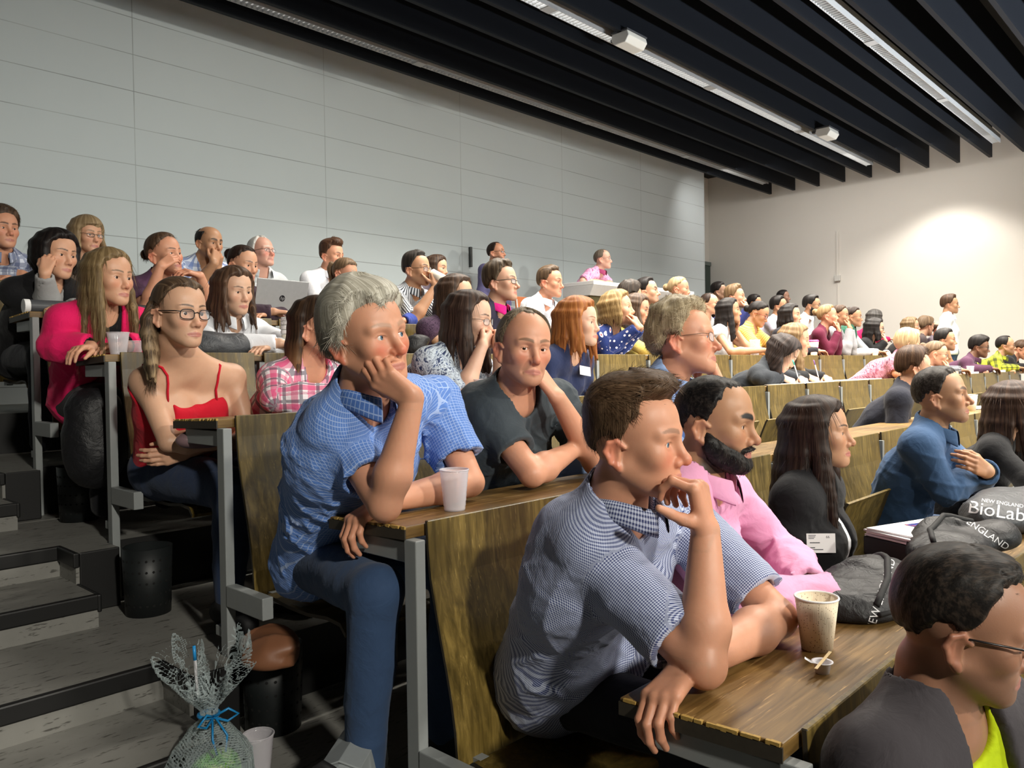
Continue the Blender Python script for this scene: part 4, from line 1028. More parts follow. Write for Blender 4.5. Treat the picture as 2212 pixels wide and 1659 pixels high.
# front rows --------------------------------------------------------------------------------
person('P1', 1, P_['P1'], (15, -1, 4), 'young man in fine navy and white checked shirt, chin on hand', dict(style='short', c=MID, top=.026, side=.007, front=.034, amp=.0026, line='man', comb=.9, lift=.9, sweep=.1, fl=.030, quiff=.004, **{'raise': .5}), skin=ROSY, q='near', build=1.06, s=1.0,
       top=dict(m=C_('gingham', lin(206, 214, 236), lin(52, 64, 118), period=.0046), neck='collar', sleeve='short', cut=.84, collar=dict(flap=.026), loose=.013, fold=.006, hem=.07, cm=C_('gingham', lin(196, 204, 226), lin(48, 58, 106), period=.0046)),
       hip=(.39, 1.70, .79), shoulders=dict(r=(.165, 1.49, 1.205), l=(.50, 1.46, 1.225)),
       arms=dict(r=dict(e=(.105, 1.13, 1.022), w=(.200, 1.178, 1.248), d=(-.16, .08, 1), n=(-.25, 1, 0), curl=((62, 60, 35), (72, 70, 40), (78, 72, 40), (82, 72, 40)), thumb=(62, 8, 8), spread=1.05), l=dict(e=(.455, 1.15, 1.022), w=(.10, 1.165, 1.008), d=(-1, 0, -.30), n=(-.25, -.1, -1), curl=(35, 45, 25))),
       face=dict(nose=1.08, flush=.6, jaw=1.06, cheek=.001, browc=(.13, .075, .045), browm=.6, beard=.08, mouth=-.002), eye='blue', bottom=dict(m=C_('plain', lin(24, 24, 30)), v=.012))
person('P2', 1, P_['P2'], (14, -4, 0), 'bearded man in pink shirt seated right behind the man in navy checked shirt', dict(style='short', crop=1, c=((.006, .005, .005), (.045, .036, .030)), top=.007, side=.006, front=.004, amp=.0014, freq=120, line='man', fl=.010, fw=.0005, fib=9000, mess=.7, **{'raise': .9}), skin=TAN, q='near', build=1.02,
       top=dict(m=C_('plain', lin(226, 160, 194)), neck='collar', collar=dict(flap=.028), loose=.011, fold=.007), face=dict(beardgeo=.008, beard=.9, nose=1.12, brow=1.25, browt=1.9, browm=1., hair=(.012, .009, .008)),
       arms=dict(l=dict(e=(1.02, 1.40, 1.02), w=(.76, 1.20, 1.012), d=(-.8, -.5, -.1), n=(0, 0, -1)), r=dict(e=(.47, 1.25, 1.02), w=(.72, 1.14, 1.02), d=(1, -.2, 0), n=(0, 0, -1))))
person('P3', 1, P_['P3'], (16, 3, 0), 'woman in black blazer with white name badge and very long straight dark brown hair', dict(style='long', c=DARKB, line='cover', top=.018, side=.014, len=.36, vol=.014, amp=.0022, freq=60, part=0., a0=62, fl=.10, fw=.0007, n=28, spread=.03), skin=OLIVE, sex='f', q='near',
       top=dict(m=W_SHIRT, neck='crew', hem=.10), jacket=dict(m=C_('plain', lin(20, 20, 23)), neck='v', depth=.22, open=(.008, .075), loose=.012, hem=.09, fold=.006), arms=dict(r='lap', l='lap'), face=dict(nose=1.02, flush=.3))
person('P4', 1, P_['P4'], (12, 6, 0), 'man in blue denim shirt with arms crossed and black wristwatch', dict(style='short', c=((.022, .017, .014), (.10, .085, .075)), crop=1, top=.012, side=.006, amp=.0018, freq=120, line='man', fl=.011, fw=.0006, fib=6000, mess=.6, **{'raise': .8}), skin=OLIVE, q='near', s=1.02, hip=(2.72, 1.66, .78),
       top=dict(m=C_('denim', lin(54, 80, 114)), neck='collar', collar=dict(flap=.034), loose=.016, fold=.008), face=dict(nose=1.2, brow=1.2, browt=1.6, beard=.30, hair=(.03, .022, .018), mouth=-.002),
       arms=dict(r=dict(e=(2.50, 1.36, 1.03), w=(2.69, 1.30, 1.085), d=(.9, .1, .2), n=(0, 1, 0), curl=(10, 20, 15)), l=dict(e=(2.83, 1.34, 1.05), w=(2.615, 1.225, 1.110), d=(-.9, .30, .42), n=(.1, 1, .1), curl=(20, 30, 20))), bottom=dict(m=JEANS), tyaw=6)
person('P5', 1, P_['P5'], (20, 0, 0), 'dark haired woman in black top cut off by the right edge, nearest desk', dict(style='long', c=((.030, .016, .011), (.12, .065, .040)), line='cover', top=.02, side=.016, len=.24, vol=.020, amp=.003, part=.0, fl=.09, fw=.0009), skin=OLIVE, sex='f', top=dict(m=C_('plain', BLK), neck='crew'), arms=dict(r='rest', l='rest'), bottom=dict(m=JEANS))
person('P0', 0, (.262, .742, 1.142), (22, -9, 3), 'man with cropped dark hair and spectacles in grey jacket over lime shirt, nearest of all', dict(style='short', c=((.010, .008, .007), (.065, .046, .034)), crop=1, top=.016, side=.008, front=.020, amp=.0022, freq=120, line='man', fl=.009, fw=.00045, fib=16000, mess=.5, comb=.4, **{'raise': .45}), skin=(.36, .185, .115), q='near', s=1.0,
       top=dict(m=C_('plain', lin(196, 218, 22)), neck='crew', loose=.004, name='shirt'), jacket=dict(m=C_('plain', lin(64, 60, 64)), neck='v', depth=.28, open=(.06, .15), loose=.014), face=dict(beard=.35, nose=1.1, browt=1.6), glasses=dict(m=M_FRAME, r=.0017, h=.015), arms=dict(r='lap', l='lap'), legs=True, hip=(.34, .76, .52), tyaw=-12)
# second row --------------------------------------------------------------------------------
person('P6', 2, P_['P6'], (4, 2, 9), 'grey haired man in short sleeved blue checked shirt resting his cheek on his fist', dict(style='short', c=GREY, top=.038, side=.026, front=.026, amp=.0050, freq=48, line='low', fl=.050, fw=.0007, mess=.40, comb=.5, sweep=.35, fib=9000, **{'raise': .18}), skin=ROSY, q='near', s=1.06, build=1.0,
       top=dict(m=C_('check', lin(92, 130, 200), lin(190, 208, 240), period=.0085), neck='collar', sleeve='short', cut=.72, collar=dict(flap=.034), loose=.015, fold=.008, hem=.12, cm=C_('check', lin(72, 108, 176), lin(168, 190, 228), period=.0085)),
       hip=(.24, 2.50, 1.0), shoulders=dict(r=(.055, 2.23, 1.440), l=(.385, 2.19, 1.475)), face=dict(age=1, nose=1.15, flush=1.0, jaw=1.04, browc=(.28, .20, .14), browm=.5, open=1.1), eye='blue', gaze=(16, 6),
       arms=dict(r=dict(e=(.005, 1.945, 1.243), w=(.050, 1.885, 1.505), d=(-.80, .42, .62), n=(.25, .62, .72), curl=((38, 55, 35), (42, 60, 35), (46, 62, 35), (52, 62, 35)), thumb=(40, 20, 20)), l=dict(e=(.385, 2.04, 1.248), w=(.075, 2.045, 1.232), d=(-1, .05, -.42), n=(-.45, 0, -1), curl=(42, 40, 25))),
       bottom=dict(m=JEANS), knees=dict(r=(-.01, 1.97, 1.03), l=(.30, 2.02, 1.02)), shoes=True)
person('P7', 2, P_['P7'], (-24, -4, -4), 'balding man in dark grey t-shirt leaning on his hand and looking at the camera', dict(style='short', c=((.10, .075, .048), (.34, .26, .16)), top=.012, side=.012, front=.004, amp=.0022, line='recede', fl=.030, fw=.0006, comb=.3, bald=None), skin=ROSY, q='near', s=1.0,
       top=dict(m=C_('plain', lin(62, 70, 76)), neck='crew', sleeve='short', cut=.70, loose=.013, fold=.008, hem=.1), hip=(.86, 2.52, 1.0), shoulders=dict(r=(.665, 2.28, 1.45), l=(1.01, 2.24, 1.455)), tyaw=4,
       face=dict(age=1, nose=1.06, flush=.6, beard=.16, browc=(.16, .09, .05), open=.72, mouth=-.003), eye='brown', gaze=(-20, 4), build=1.0,
       arms=dict(r=dict(e=(.640, 2.03, 1.245), w=(.885, 2.06, 1.300), d=(.8, .25, .30), n=(.2, .9, .2), curl=(30, 40, 25)), l=dict(e=(.985, 2.05, 1.245), w=(.775, 2.035, 1.475), d=(-.42, .35, .75), n=(-.35, .75, .1), curl=((60, 60, 40),) * 4, thumb=(40, 15, 15))), bottom=dict(m=DARKT))
person('P8', 2, P_['P8'], (22, 6, -6), 'man with wavy fair grey hair and thin spectacles in light blue shirt, hand under chin', dict(style='short', c=((.30, .235, .14), (.70, .60, .42)), top=.036, side=.026, front=.030, amp=.010, freq=62, wavy=1, line='man', fl=.026, fw=.0008, mess=1.0, fib=9000, **{'raise': .25}), skin=ROSY, q='near', s=1.05, hip=(1.28, 2.48, 1.0),
       top=dict(m=C_('plain', lin(150, 178, 224)), neck='collar', collar=dict(flap=.032), loose=.014, fold=.007), face=dict(age=1, nose=1.15, flush=.7, browc=(.35, .25, .15), browm=.5), glasses=dict(m=M_FRAMEM, r=.0009, h=.015, w=.021, pow=2.6), eye='blue',
       arms=dict(r=dict(e=(1.16, 2.02, 1.25), w=(1.33, 1.92, 1.28), d=(1, -.3, 0), n=(0, 0, -1)), l=dict(e=(1.40, 1.95, 1.25), w=(1.375, 1.775, 1.485), d=(-.20, .25, .85), n=(-.4, .9, -.1), curl=(60, 65, 35))), bottom=dict(m=DARKT))
person('P9', 2, P_['P9'], (34, -2, 0), 'young man in navy blazer with brown hair turned away, behind man in denim shirt', dict(style='short', c=((.040, .020, .012), (.17, .095, .050)), top=.036, side=.018, amp=.0045, line='man', fl=.035), skin=FAIR, q='mid', top=dict(m=W_SHIRT, neck='collar', collar=dict(flap=.03)), jacket=dict(m=C_('plain', lin(28, 30, 42)), neck='v', depth=.22, open=(.02, .08), collar=dict(flap=.03, gap=40)), hip=(4.36, 2.36, 1.0), arms=dict(r='lap', l='lap'))
# third row ---------------------------------------------------------------------------------
person('P10', 3, P_['P10'], (10, -3, 0), 'woman in red camisole top and dark spectacles with long tied back ombre hair, arms folded', dict(style='pony', c=((.060, .036, .022), (.24, .155, .092), (.50, .36, .21)), line='woman', top=.012, side=.008, amp=.0016, len=.22, side_fall=1, pel=2, pr=.022, fl=.05, fw=.0006, comb_uv=1), skin=(.62, .37, .245), sex='f', q='near', s=1.0, bust=.012,
       top=dict(m=C_('plain', lin(196, 18, 42)), neck='cami', sleeve='none', loose=.0, fold=.0020, hem=.14), hip=(.20, 3.50, 1.20), shoulders=dict(r=(-.012, 3.31, 1.545), l=(.305, 3.28, 1.555)), tyaw=6, nbw=.55,
       face=dict(flush=.35, mouth=-.002, lip=(.42, .13, .12)), glasses=dict(m=M_FRAME, r=.0017, h=.0165, w=.0235, pow=3.), eye='brown',
       arms=dict(r=dict(e=(.005, 3.16, 1.335), w=(.195, 3.10, 1.320), d=(.9, .1, -.05), n=(0, 1, -.2), curl=(20, 30, 20)), l=dict(e=(.325, 3.20, 1.345), w=(.085, 3.205, 1.290), d=(-1, -.1, -.10), n=(.1, 1, .1), curl=(25, 30, 20))), bottom=dict(m=JEAN2, fat=1.12), knees=dict(r=(.15, 2.98, 1.165), l=(.36, 3.00, 1.16)), shoes=True)
person('P11', 3, P_['P11'], (26, -4, 0), 'woman in pink and grey plaid blouse with long auburn brown hair behind grey haired man', dict(style='long', c=((.022, .012, .008), (.11, .060, .032), (.36, .19, .085)), line='woman', top=.015, side=.010, len=.30, vol=.012, amp=.003, a0=105, fl=.07, fw=.0009), skin=ROSY, sex='f', q='mid', top=dict(m=C_('plaid', lin(236, 226, 232), lin(214, 60, 120), lin(70, 72, 90), period=.060), neck='crew', fold=.006), arms=dict(r='rest', l='rest'))
person('P12', 3, P_['P12'], (24, -6, 2), 'woman with long dark brown hair and spectacles in blue leaf print top, fist at mouth', dict(style='long', c=((.028, .016, .012), (.13, .078, .055)), line='cover', top=.018, side=.014, len=.33, vol=.016, amp=.003, part=.012, curl=.008, a0=66, fl=.09, fw=.0009), skin=PALE, sex='f', q='mid', s=1.02, build=1.12,
       top=dict(m=C_('floral', lin(40, 52, 88), lin(196, 206, 216), lin(70, 86, 124), period=.020), neck='crew', sleeve='short', cut=.98, fold=.005), glasses=dict(m=M_FRAMEM, r=.0012, h=.014, w=.022), face=dict(flush=.5),
       arms=dict(r=dict(e=(1.175, 2.91, 1.465), w=(1.255, 2.865, 1.672), to=(.02, .11, -.07), pf=(0, 0, -.06), curl=(75, 80, 50)), l=dict(e=(1.44, 2.92, 1.47), w=(1.32, 2.83, 1.70), to=(-.01, .125, -.07), pf=(0, 0, -.07), curl=(45, 55, 40))))
person('P13', 3, P_['P13'], (18, 0, 0), 'woman with shoulder length ginger hair in navy blouse with white sticker', dict(style='long', c=RED, line='cover', top=.024, side=.020, len=.17, vol=.024, amp=.0045, part=.015, curl=.012, a0=60, fl=.07, fw=.0009, n=30), skin=PALE, sex='f', q='mid', s=1.03, build=1.15, top=dict(m=C_('plain', lin(34, 44, 78)), neck='crew', fold=.006), arms=dict(r='lap', l='lap'), face=dict(flush=.2))
person('P14', 3, P_['P14'], (28, -38, 4), 'woman in charcoal top bending low over her notes with long dark hair, writing', dict(style='long', c=((.020, .014, .013), (.095, .065, .055)), line='cover', top=.018, side=.014, len=.24, vol=.014, amp=.003, a0=92, part=.0, fl=.08, fw=.0010, n=26), skin=PALE, sex='f', q='mid', s=1.04, top=dict(m=C_('plain', lin(44, 48, 54)), neck='crew'), arms=dict(r='write', l='flat'))
person('P15', 3, P_['P15'], (20, -6, 0), 'woman with long honey blonde hair writing beside the charcoal clad note taker', dict(style='long', c=((.17, .10, .045), (.44, .30, .15)), line='cover', top=.017, side=.014, len=.30, vol=.014, amp=.003, a0=64, part=0., fl=.08, fw=.0010), skin=FAIR, sex='f', q='mid', s=1.04, top=dict(m=C_('plain', BLK), neck='crew'), arms=dict(r='write', l='flat'))
person('P16', 3, P_['P16'], (38, -8, 0), 'older woman with short curly pale blonde hair in mauve patterned blouse, pearl earring', dict(style='short', c=PALEB, line='cover', top=.030, side=.024, amp=.0075, freq=85, fl=.02, mess=.8, fw=.001), skin=ROSY, sex='f', q='mid', s=1.06, build=1.2, top=dict(m=C_('floral', lin(150, 82, 102), lin(198, 140, 158), lin(96, 38, 60), period=.035), neck='crew', sleeve='short', cut=.9))
person('P17', 3, P_['P17'], (20, -8, 0), 'woman with pinned light brown hair and spectacles beside curly blonde older woman', dict(style='bun', c=((.13, .08, .045), (.36, .25, .15)), line='woman', top=.014, side=.010, amp=.002), skin=FAIR, sex='f', q='far', s=1.06, top=dict(m=C_('plaid', lin(210, 200, 200), lin(90, 80, 90), period=.05), neck='crew'), glasses=dict(m=M_FRAMEM, r=.0013), arms=dict(r='mouth', l='rest'))
person('P18', 3, P_['P18'], (14, 0, 0), 'young man with short dark hair seated below the standing man in white', dict(style='short', c=BLACKH, top=.022, side=.012, amp=.004, line='man'), skin=TAN, q='far', top=dict(m=C_('stripe', lin(70, 70, 76), lin(150, 150, 156), period=.03), neck='crew'), face=dict(beard=.3))
person('P25', 3, P_['P25'], (16, -8, 0), 'young man with thick black hair and spectacles in dark plum shirt', dict(style='short', c=BLACKH, top=.032, side=.018, front=.036, amp=.004, line='low'), skin=BROWN, q='far', s=1.05, top=dict(m=C_('plain', lin(76, 42, 66)), neck='collar', collar=dict(flap=.03)), glasses=dict(m=M_FRAME, r=.002), face=dict(browt=1.6, beard=.2))
person('P26', 3, P_['P26'], (18, 0, 0), 'man in bright yellow and black plaid shirt with thin spectacles', dict(style='short', c=BLACKH, top=.014, side=.008, amp=.002, line='recede'), skin=OLIVE, q='far', s=1.07, top=dict(m=C_('plaid', lin(196, 206, 50), lin(30, 32, 30), period=.085), neck='collar', collar=dict(flap=.03)), glasses=dict(m=M_FRAMEM, r=.0016), face=dict(beard=.35, nose=1.1))
person('P27', 3, P_['P27'], (6, -22, 0), 'brown haired man with head bowed at the far right edge beside yellow plaid shirt', dict(style='short', c=BRN, top=.014, side=.010, amp=.003, line='man'), skin=ROSY, q='far', s=1.05, top=dict(m=W_SHIRT, neck='collar'), jacket=dict(m=C_('plain', BLK), neck='v', open=(.05, .1)))
# fourth row --------------------------------------------------------------------------------
person('P20', 4, P_['P20'], (22, -2, 0), 'woman in hot pink cardigan over black top with long straight blonde hair', dict(style='long', c=((.15, .098, .045), (.46, .33, .17)), line='cover', top=.015, side=.013, len=.28, vol=.012, amp=.0018, freq=60, part=-.012, a0=62, fl=.12, fw=.0007, n=28), skin=FAIR, sex='f', q='near', s=1.0,
       top=dict(m=C_('plain', BLK), neck='v', depth=.10), jacket=dict(m=C_('plain', lin(226, 24, 96)), neck='v', depth=.26, open=(.055, .085), loose=.012, fold=.006, hem=.10), face=dict(flush=.45), tyaw=4, hip=(.20, 4.40, 1.46),
       arms=dict(r=dict(e=(-.075, 4.08, 1.69), w=(.020, 3.915, 1.690), d=(-.62, -.40, -.10), n=(.2, .0, -1), curl=(22, 25, 15)), l=dict(e=(.36, 4.10, 1.70), w=(.16, 3.93, 1.695), d=(-1, -.1, 0), n=(0, 0, -1))), bottom=dict(m=C_('plain', lin(20, 20, 24))), eye='brown')
person('P21', 4, P_['P21'], (8, -8, 2), 'woman in white blouse with wavy brown shoulder length hair in front of the laptop', dict(style='long', c=((.050, .027, .016), (.20, .115, .070)), line='cover', top=.018, side=.015, len=.19, vol=.018, amp=.004, part=.015, curl=.014, a0=62, fl=.07, fw=.0008), skin=(.62, .39, .27), sex='f', q='mid', s=.97, top=dict(m=W_SHIRT, neck='collar', depth=.16, collar=dict(flap=.03)), arms=dict(r='rest', l='rest'), hip=(.85, 4.40, 1.46))
person('P22', 4, P_['P22'], (22, 0, -8), 'woman with long brown hair and spectacles in plum lace top, hand at cheek', dict(style='long', c=((.040, .022, .014), (.16, .095, .060)), line='cover', top=.018, side=.014, len=.30, vol=.014, amp=.003, part=.01, a0=64, fl=.08, fw=.0010), skin=(.60, .36, .235), sex='f', q='mid', s=1.05, top=dict(m=C_('floral', lin(52, 36, 56), lin(84, 62, 84), lin(44, 30, 48), period=.015), neck='scoop', sleeve='short', cut=.35), glasses=dict(m=M_FRAME, r=.0012), arms=dict(r='cheek', l='rest'))
person('P23', 4, P_['P23'], (22, 3, 0), 'man with thick brown hair and grey spectacles in navy jumper with magenta collar', dict(style='short', c=((.050, .034, .022), (.20, .15, .095)), top=.034, side=.018, front=.030, amp=.0055, freq=60, line='man', fl=.025), skin=(.58, .34, .235), q='mid', s=1.06, top=dict(m=C_('plain', lin(44, 40, 62)), neck='collar', collar=dict(flap=.030), cm=C_('plain', lin(226, 36, 140))), glasses=dict(m=plain('grey_frame', lin(78, 74, 66), .3), r=.0020, h=.014), face=dict(nose=1.15, beard=.10), arms=dict(r='rest', l='rest'))
person('P24', 4, P_['P24'], (22, 8, 0), 'blonde woman in navy blouse with white and red spots, hands clasped before mouth', dict(style='bob', c=((.25, .155, .060), (.62, .44, .21)), line='cover', top=.024, side=.020, len=.10, vol=.024, amp=.003, part=.02, a0=62, fl=.06, fw=.0010, tuck=.04), skin=FAIR, sex='f', q='mid', s=1.08, top=dict(m=C_('dots', lin(28, 46, 104), lin(232, 226, 230), lin(206, 60, 66), period=.036), neck='crew'), arms=dict(r='mouth', l='mouth'), face=dict(flush=.25))
person('P42', 4, P_['P42'], (24, 4, 0), 'woman with long straight black hair in white sleeveless top, hand at chin', dict(style='long', c=BLACKH, line='cover', top=.016, side=.014, len=.30, vol=.012, amp=.002, a0=66), skin=TAN, sex='f', q='far', s=1.0, top=dict(m=W_SHIRT, neck='crew', sleeve='short', cut=.2), arms=dict(r='rest', l='chin'))
person('P44', 4, P_['P44'], (16, -24, 0), 'woman with tied black hair and red spectacles in yellow striped top looking down', dict(style='bun', c=BLACKH, line='woman', top=.014, side=.012, amp=.002, pel=-10), skin=TAN, sex='f', q='far', s=1.0, top=dict(m=C_('hoop', lin(214, 180, 104), lin(190, 148, 64), period=.02), neck='crew', sleeve='short'), glasses=dict(m=plain('red_frame', lin(120, 30, 34), .3), r=.0022))
person('P46', 4, P_['P46'], (8, 2, 0), 'woman with straight black hair to the shoulder and gold earring, facing ahead', dict(style='long', c=BLACKH, line='cover', top=.020, side=.016, len=.14, vol=.018, amp=.002, part=.02, a0=62), skin=(.56, .33, .21), sex='f', q='far', s=1.0, top=dict(m=C_('plain', lin(28, 26, 34)), neck='crew'))
person('P48', 4, P_['P48'], (24, 4, 0), 'blonde woman in maroon jumper with hands clasped under her chin', dict(style='bun', c=BLOND, line='woman', top=.020, side=.014, amp=.004), skin=ROSY, sex='f', q='far', s=1.02, top=dict(m=C_('plain', lin(96, 26, 52)), neck='crew'), arms=dict(r='fist', l='fist'))
person('P49', 4, P_['P49'], (14, -4, 0), 'woman with tied brown hair in grey cardigan beside the maroon jumper', dict(style='bun', c=BRN, line='woman', top=.016, side=.012, amp=.003), skin=TAN, sex='f', q='far', s=.98, top=dict(m=C_('plain', lin(150, 150, 154)), neck='crew'), arms=dict(r='mouth', l='mouth'))
person('P50', 4, P_['P50'], (18, -2, 0), 'woman with dark tied hair, round spectacles and dark green scarf', dict(style='bun', c=DARKB, line='woman', top=.016, side=.012, amp=.003), skin=TAN, sex='f', q='far', s=.99, top=dict(m=C_('plain', lin(186, 186, 190)), neck='crew'), glasses=dict(m=M_FRAMEM, r=.0015), jacket=dict(m=C_('floral', lin(20, 66, 50), lin(36, 96, 74), lin(14, 44, 36), period=.04), name='scarf', neck='high', sleeve='none', hem=-.22, loose=.018))
person('P52', 4, P_['P52'], (22, -4, 0), 'woman with black shoulder length hair and dark spectacles in black cardigan, hand at mouth', dict(style='long', c=BLACKH, line='cover', top=.018, side=.016, len=.14, vol=.018, amp=.002, a0=62), skin=(.58, .36, .24), sex='f', q='far', s=1.04, top=dict(m=W_SHIRT, neck='collar'), jacket=dict(m=C_('plain', BLK), neck='v', open=(.03, .08)), glasses=dict(m=M_FRAME, r=.002), arms=dict(r='mouth', l='rest'))
person('P53', 4, P_['P53'], (16, 2, 0), 'woman with long fair brown hair and round spectacles behind curly blonde woman', dict(style='long', c=((.13, .08, .04), (.42, .29, .15)), line='cover', top=.016, side=.014, len=.26, vol=.014, amp=.003, a0=62), skin=FAIR, sex='f', q='far', s=1.04, top=dict(m=C_('plain', lin(40, 36, 36)), neck='crew'), glasses=dict(m=M_FRAMEM, r=.0015))
person('P54', 4, P_['P54'], (60, -8, 0), 'person with curly light brown hair turned away toward the side wall', dict(style='short', c=((.10, .062, .036), (.32, .22, .13)), line='low', top=.028, side=.022, amp=.007, freq=85), skin=FAIR, q='far', s=1.08, top=dict(m=C_('plain', lin(70, 60, 60)), neck='crew'))
person('P55', 4, P_['P55'], (14, -6, 0), 'bald man with dark rimmed spectacles and clasped hands below the standing man', dict(style='short', c=BRN, top=.010, side=.010, amp=.002, line='low', bald=24), skin=ROSY, q='far', s=1.08, top=dict(m=C_('plain', lin(110, 100, 110)), neck='collar'), glasses=dict(m=M_FRAME, r=.0018), arms=dict(r='mouth', l='mouth'))
# fifth row ---------------------------------------------------------------------------------
person('P30', 5, P_['P30'], (20, -6, -3), 'woman with black chin length bob in black cardigan, hand against her cheek', dict(style='bob', c=BLACKH, line='cover', top=.022, side=.018, len=.085, vol=.024, amp=.002, part=.02, a0=60, fl=.07, fw=.0009, tuck=.03, n=30), skin=FAIR, sex='f', q='mid', s=1.02, top=dict(m=C_('plain', lin(150, 150, 150)), neck='v'), jacket=dict(m=C_('plain', BLK), neck='v', depth=.24, open=(.045, .09), sleeve='rolled', cut=.3), arms=dict(r=dict(e=(.150, 4.88, 1.915), w=(.105, 4.775, 2.075), d=(.25, .15, .75), n=(.35, .75, -.1), curl=((40, 60, 40),) * 4), l='rest'), face=dict(flush=.3))
person('P31', 5, P_['P31'], (24, 4, 6), 'woman in purple t-shirt with brown hair in a bun, both hands raised before her face', dict(style='bun', c=((.060, .034, .020), (.20, .12, .070)), line='woman', top=.012, side=.009, amp=.0018, pel=-6, bunr=.030, fl=.04, fw=.0008), skin=ROSY, sex='f', q='mid', s=1.0, top=dict(m=C_('plain', lin(92, 62, 90)), neck='crew', sleeve='short', cut=.75), face=dict(flush=.6),
       arms=dict(r=dict(e=(.60, 4.78, 1.93), w=(.650, 4.71, 2.150), d=(.70, .05, .55), n=(.3, .6, -.5), curl=(30, 30, 20)), l=dict(e=(.98, 4.80, 1.93), w=(.865, 4.70, 2.115), d=(-.75, 0, .20), n=(-.1, .3, -.9), curl=(35, 35, 20))))
person('P32', 5, P_['P32'], (16, -8, 0), 'woman with dark tied back hair half hidden by the open laptop lid', dict(style='bun', c=DARKB, line='woman', top=.013, side=.010, amp=.002), skin=FAIR, sex='f', q='mid', s=.95, top=dict(m=C_('plain', lin(60, 44, 56)), neck='crew'))
person('P34', 5, P_['P34'], (22, -14, -4), 'young woman with light brown hair in royal blue jacket resting cheek on her knuckles', dict(style='pony', c=((.12, .075, .042), (.36, .24, .14)), line='woman', top=.018, side=.012, amp=.004, len=.16), skin=ROSY, sex='f', q='mid', s=.93, hip=(2.40, 5.32, 1.70), top=dict(m=C_('plain', lin(40, 60, 140)), neck='collar', collar=dict(flap=.03)), arms=dict(r=dict(e=(2.22, 5.0, 1.93), w=(2.285, 5.235, 2.165), to=(.05, .06, -.05), pf=(0, 0, -.05), curl=(60, 70, 40)), l='rest'))
person('P35', 5, P_['P35'], (20, 0, 2), 'man with spectacles in black and white striped shirt drinking from a cup', dict(style='short', c=((.018, .014, .012), (.085, .068, .056)), top=.020, side=.010, front=.024, amp=.003, line='man', fl=.02), skin=OLIVE, q='mid', s=1.04, top=dict(m=C_('stripe', lin(196, 200, 206), lin(44, 48, 56), period=.016), neck='collar', sleeve='short', cut=.8, collar=dict(flap=.03)), glasses=dict(m=M_FRAMEM, r=.0013), face=dict(beard=.15, nose=1.1), arms=dict(r=dict(e=(2.52, 4.86, 1.92), w=(2.690, 4.79, 2.185), to=(.01, .15, -.055), n=(.1, .9, .1), curl=(60, 60, 30), thumb=(55, 20, 20)), l='rest'))
person('P36', 5, P_['P36'], (20, -2, 0), 'young man with neat brown crew cut in white shirt beside the water bottle', dict(style='short', c=((.060, .036, .020), (.22, .145, .085)), top=.020, side=.008, front=.026, amp=.0025, line='man', fl=.02, comb=.3), skin=ROSY, q='mid', s=1.08, top=dict(m=W_SHIRT, neck='collar', depth=.15, collar=dict(flap=.034)), face=dict(flush=.7, jaw=1.05))
person('P38', 5, P_['P38'], (22, 6, 0), 'man with swept back black hair and dark brows, looking upward', dict(style='short', c=BLACKH, top=.024, side=.012, amp=.003, line='man'), skin=FAIR, q='far', s=1.08, top=dict(m=C_('plain', lin(60, 60, 70)), neck='crew'), face=dict(browt=1.8, nose=1.15, beard=.25))
person('P37', 4, P_['P37'], (70, -6, 0), 'person with curly dark hair seen from behind, left of swept back black hair', dict(style='short', c=((.022, .015, .011), (.085, .058, .040)), line='low', top=.030, side=.024, amp=.008, freq=90), skin=FAIR, q='far', s=.98, top=dict(m=C_('plain', lin(40, 38, 40)), neck='crew'))
person('P19', 4, P_['P19'], (20, -10, 0), 'woman with parted brown hair peeking between spotted blouse and wavy haired man', dict(style='long', c=((.055, .032, .020), (.20, .12, .075)), line='cover', top=.016, side=.014, len=.2, vol=.014, amp=.002, a0=60, part=0.), skin=ROSY, sex='f', q='far', s=1.05, top=dict(m=C_('plain', lin(190, 170, 90)), neck='crew'))
person('P40', 5, P_['P40'], (22, 0, 0), 'person with blonde hair gathered into a messy bun in the fifth row', dict(style='bun', c=PALEB, line='woman', top=.014, side=.010, amp=.004, pel=-2), skin=ROSY, sex='f', q='far', s=1.08, top=dict(m=C_('plain', lin(120, 110, 110)), neck='crew'))
person('P41', 5, P_['P41'], (18, 0, 0), 'smiling man with receding dark hair and spectacles in light grey shirt', dict(style='short', c=DARKB, top=.012, side=.010, amp=.002, line='recede'), skin=FAIR, q='far', top=dict(m=C_('stripe', lin(200, 202, 206), lin(170, 172, 178), period=.02), neck='collar'), glasses=dict(m=M_FRAMEM, r=.0013), face=dict(mouth=.003))
person('P43', 5, P_['P43'], (18, 4, 0), 'young man with sandy hair holding his fist before his mouth', dict(style='short', c=((.14, .085, .042), (.40, .27, .15)), top=.030, side=.012, front=.034, amp=.005, line='man'), skin=FAIR, q='far', s=1.08, top=dict(m=C_('plain', lin(44, 52, 110)), neck='crew'), arms=dict(r='mouth', l='mouth'))
person('P45', 5, P_['P45'], (22, 6, 0), 'man with thick black hair and short beard in pale lilac polo shirt', dict(style='short', c=BLACKH, top=.026, side=.014, amp=.003, line='man'), skin=TAN, q='far', s=1.04, top=dict(m=C_('plain', lin(190, 186, 204)), neck='collar', collar=dict(flap=.03), sleeve='short'), face=dict(beard=.5, browt=1.6, nose=1.15))
person('P47', 5, P_['P47'], (20, -4, 0), 'man with full black beard and spectacles in crisp white shirt', dict(style='short', c=BLACKH, top=.026, side=.014, amp=.003, line='man'), skin=OLIVE, q='far', s=1.08, top=dict(m=W_SHIRT, neck='collar', collar=dict(flap=.03)), glasses=dict(m=M_FRAMEM, r=.0015), face=dict(beardgeo=.008, beard=.9, browt=1.6))
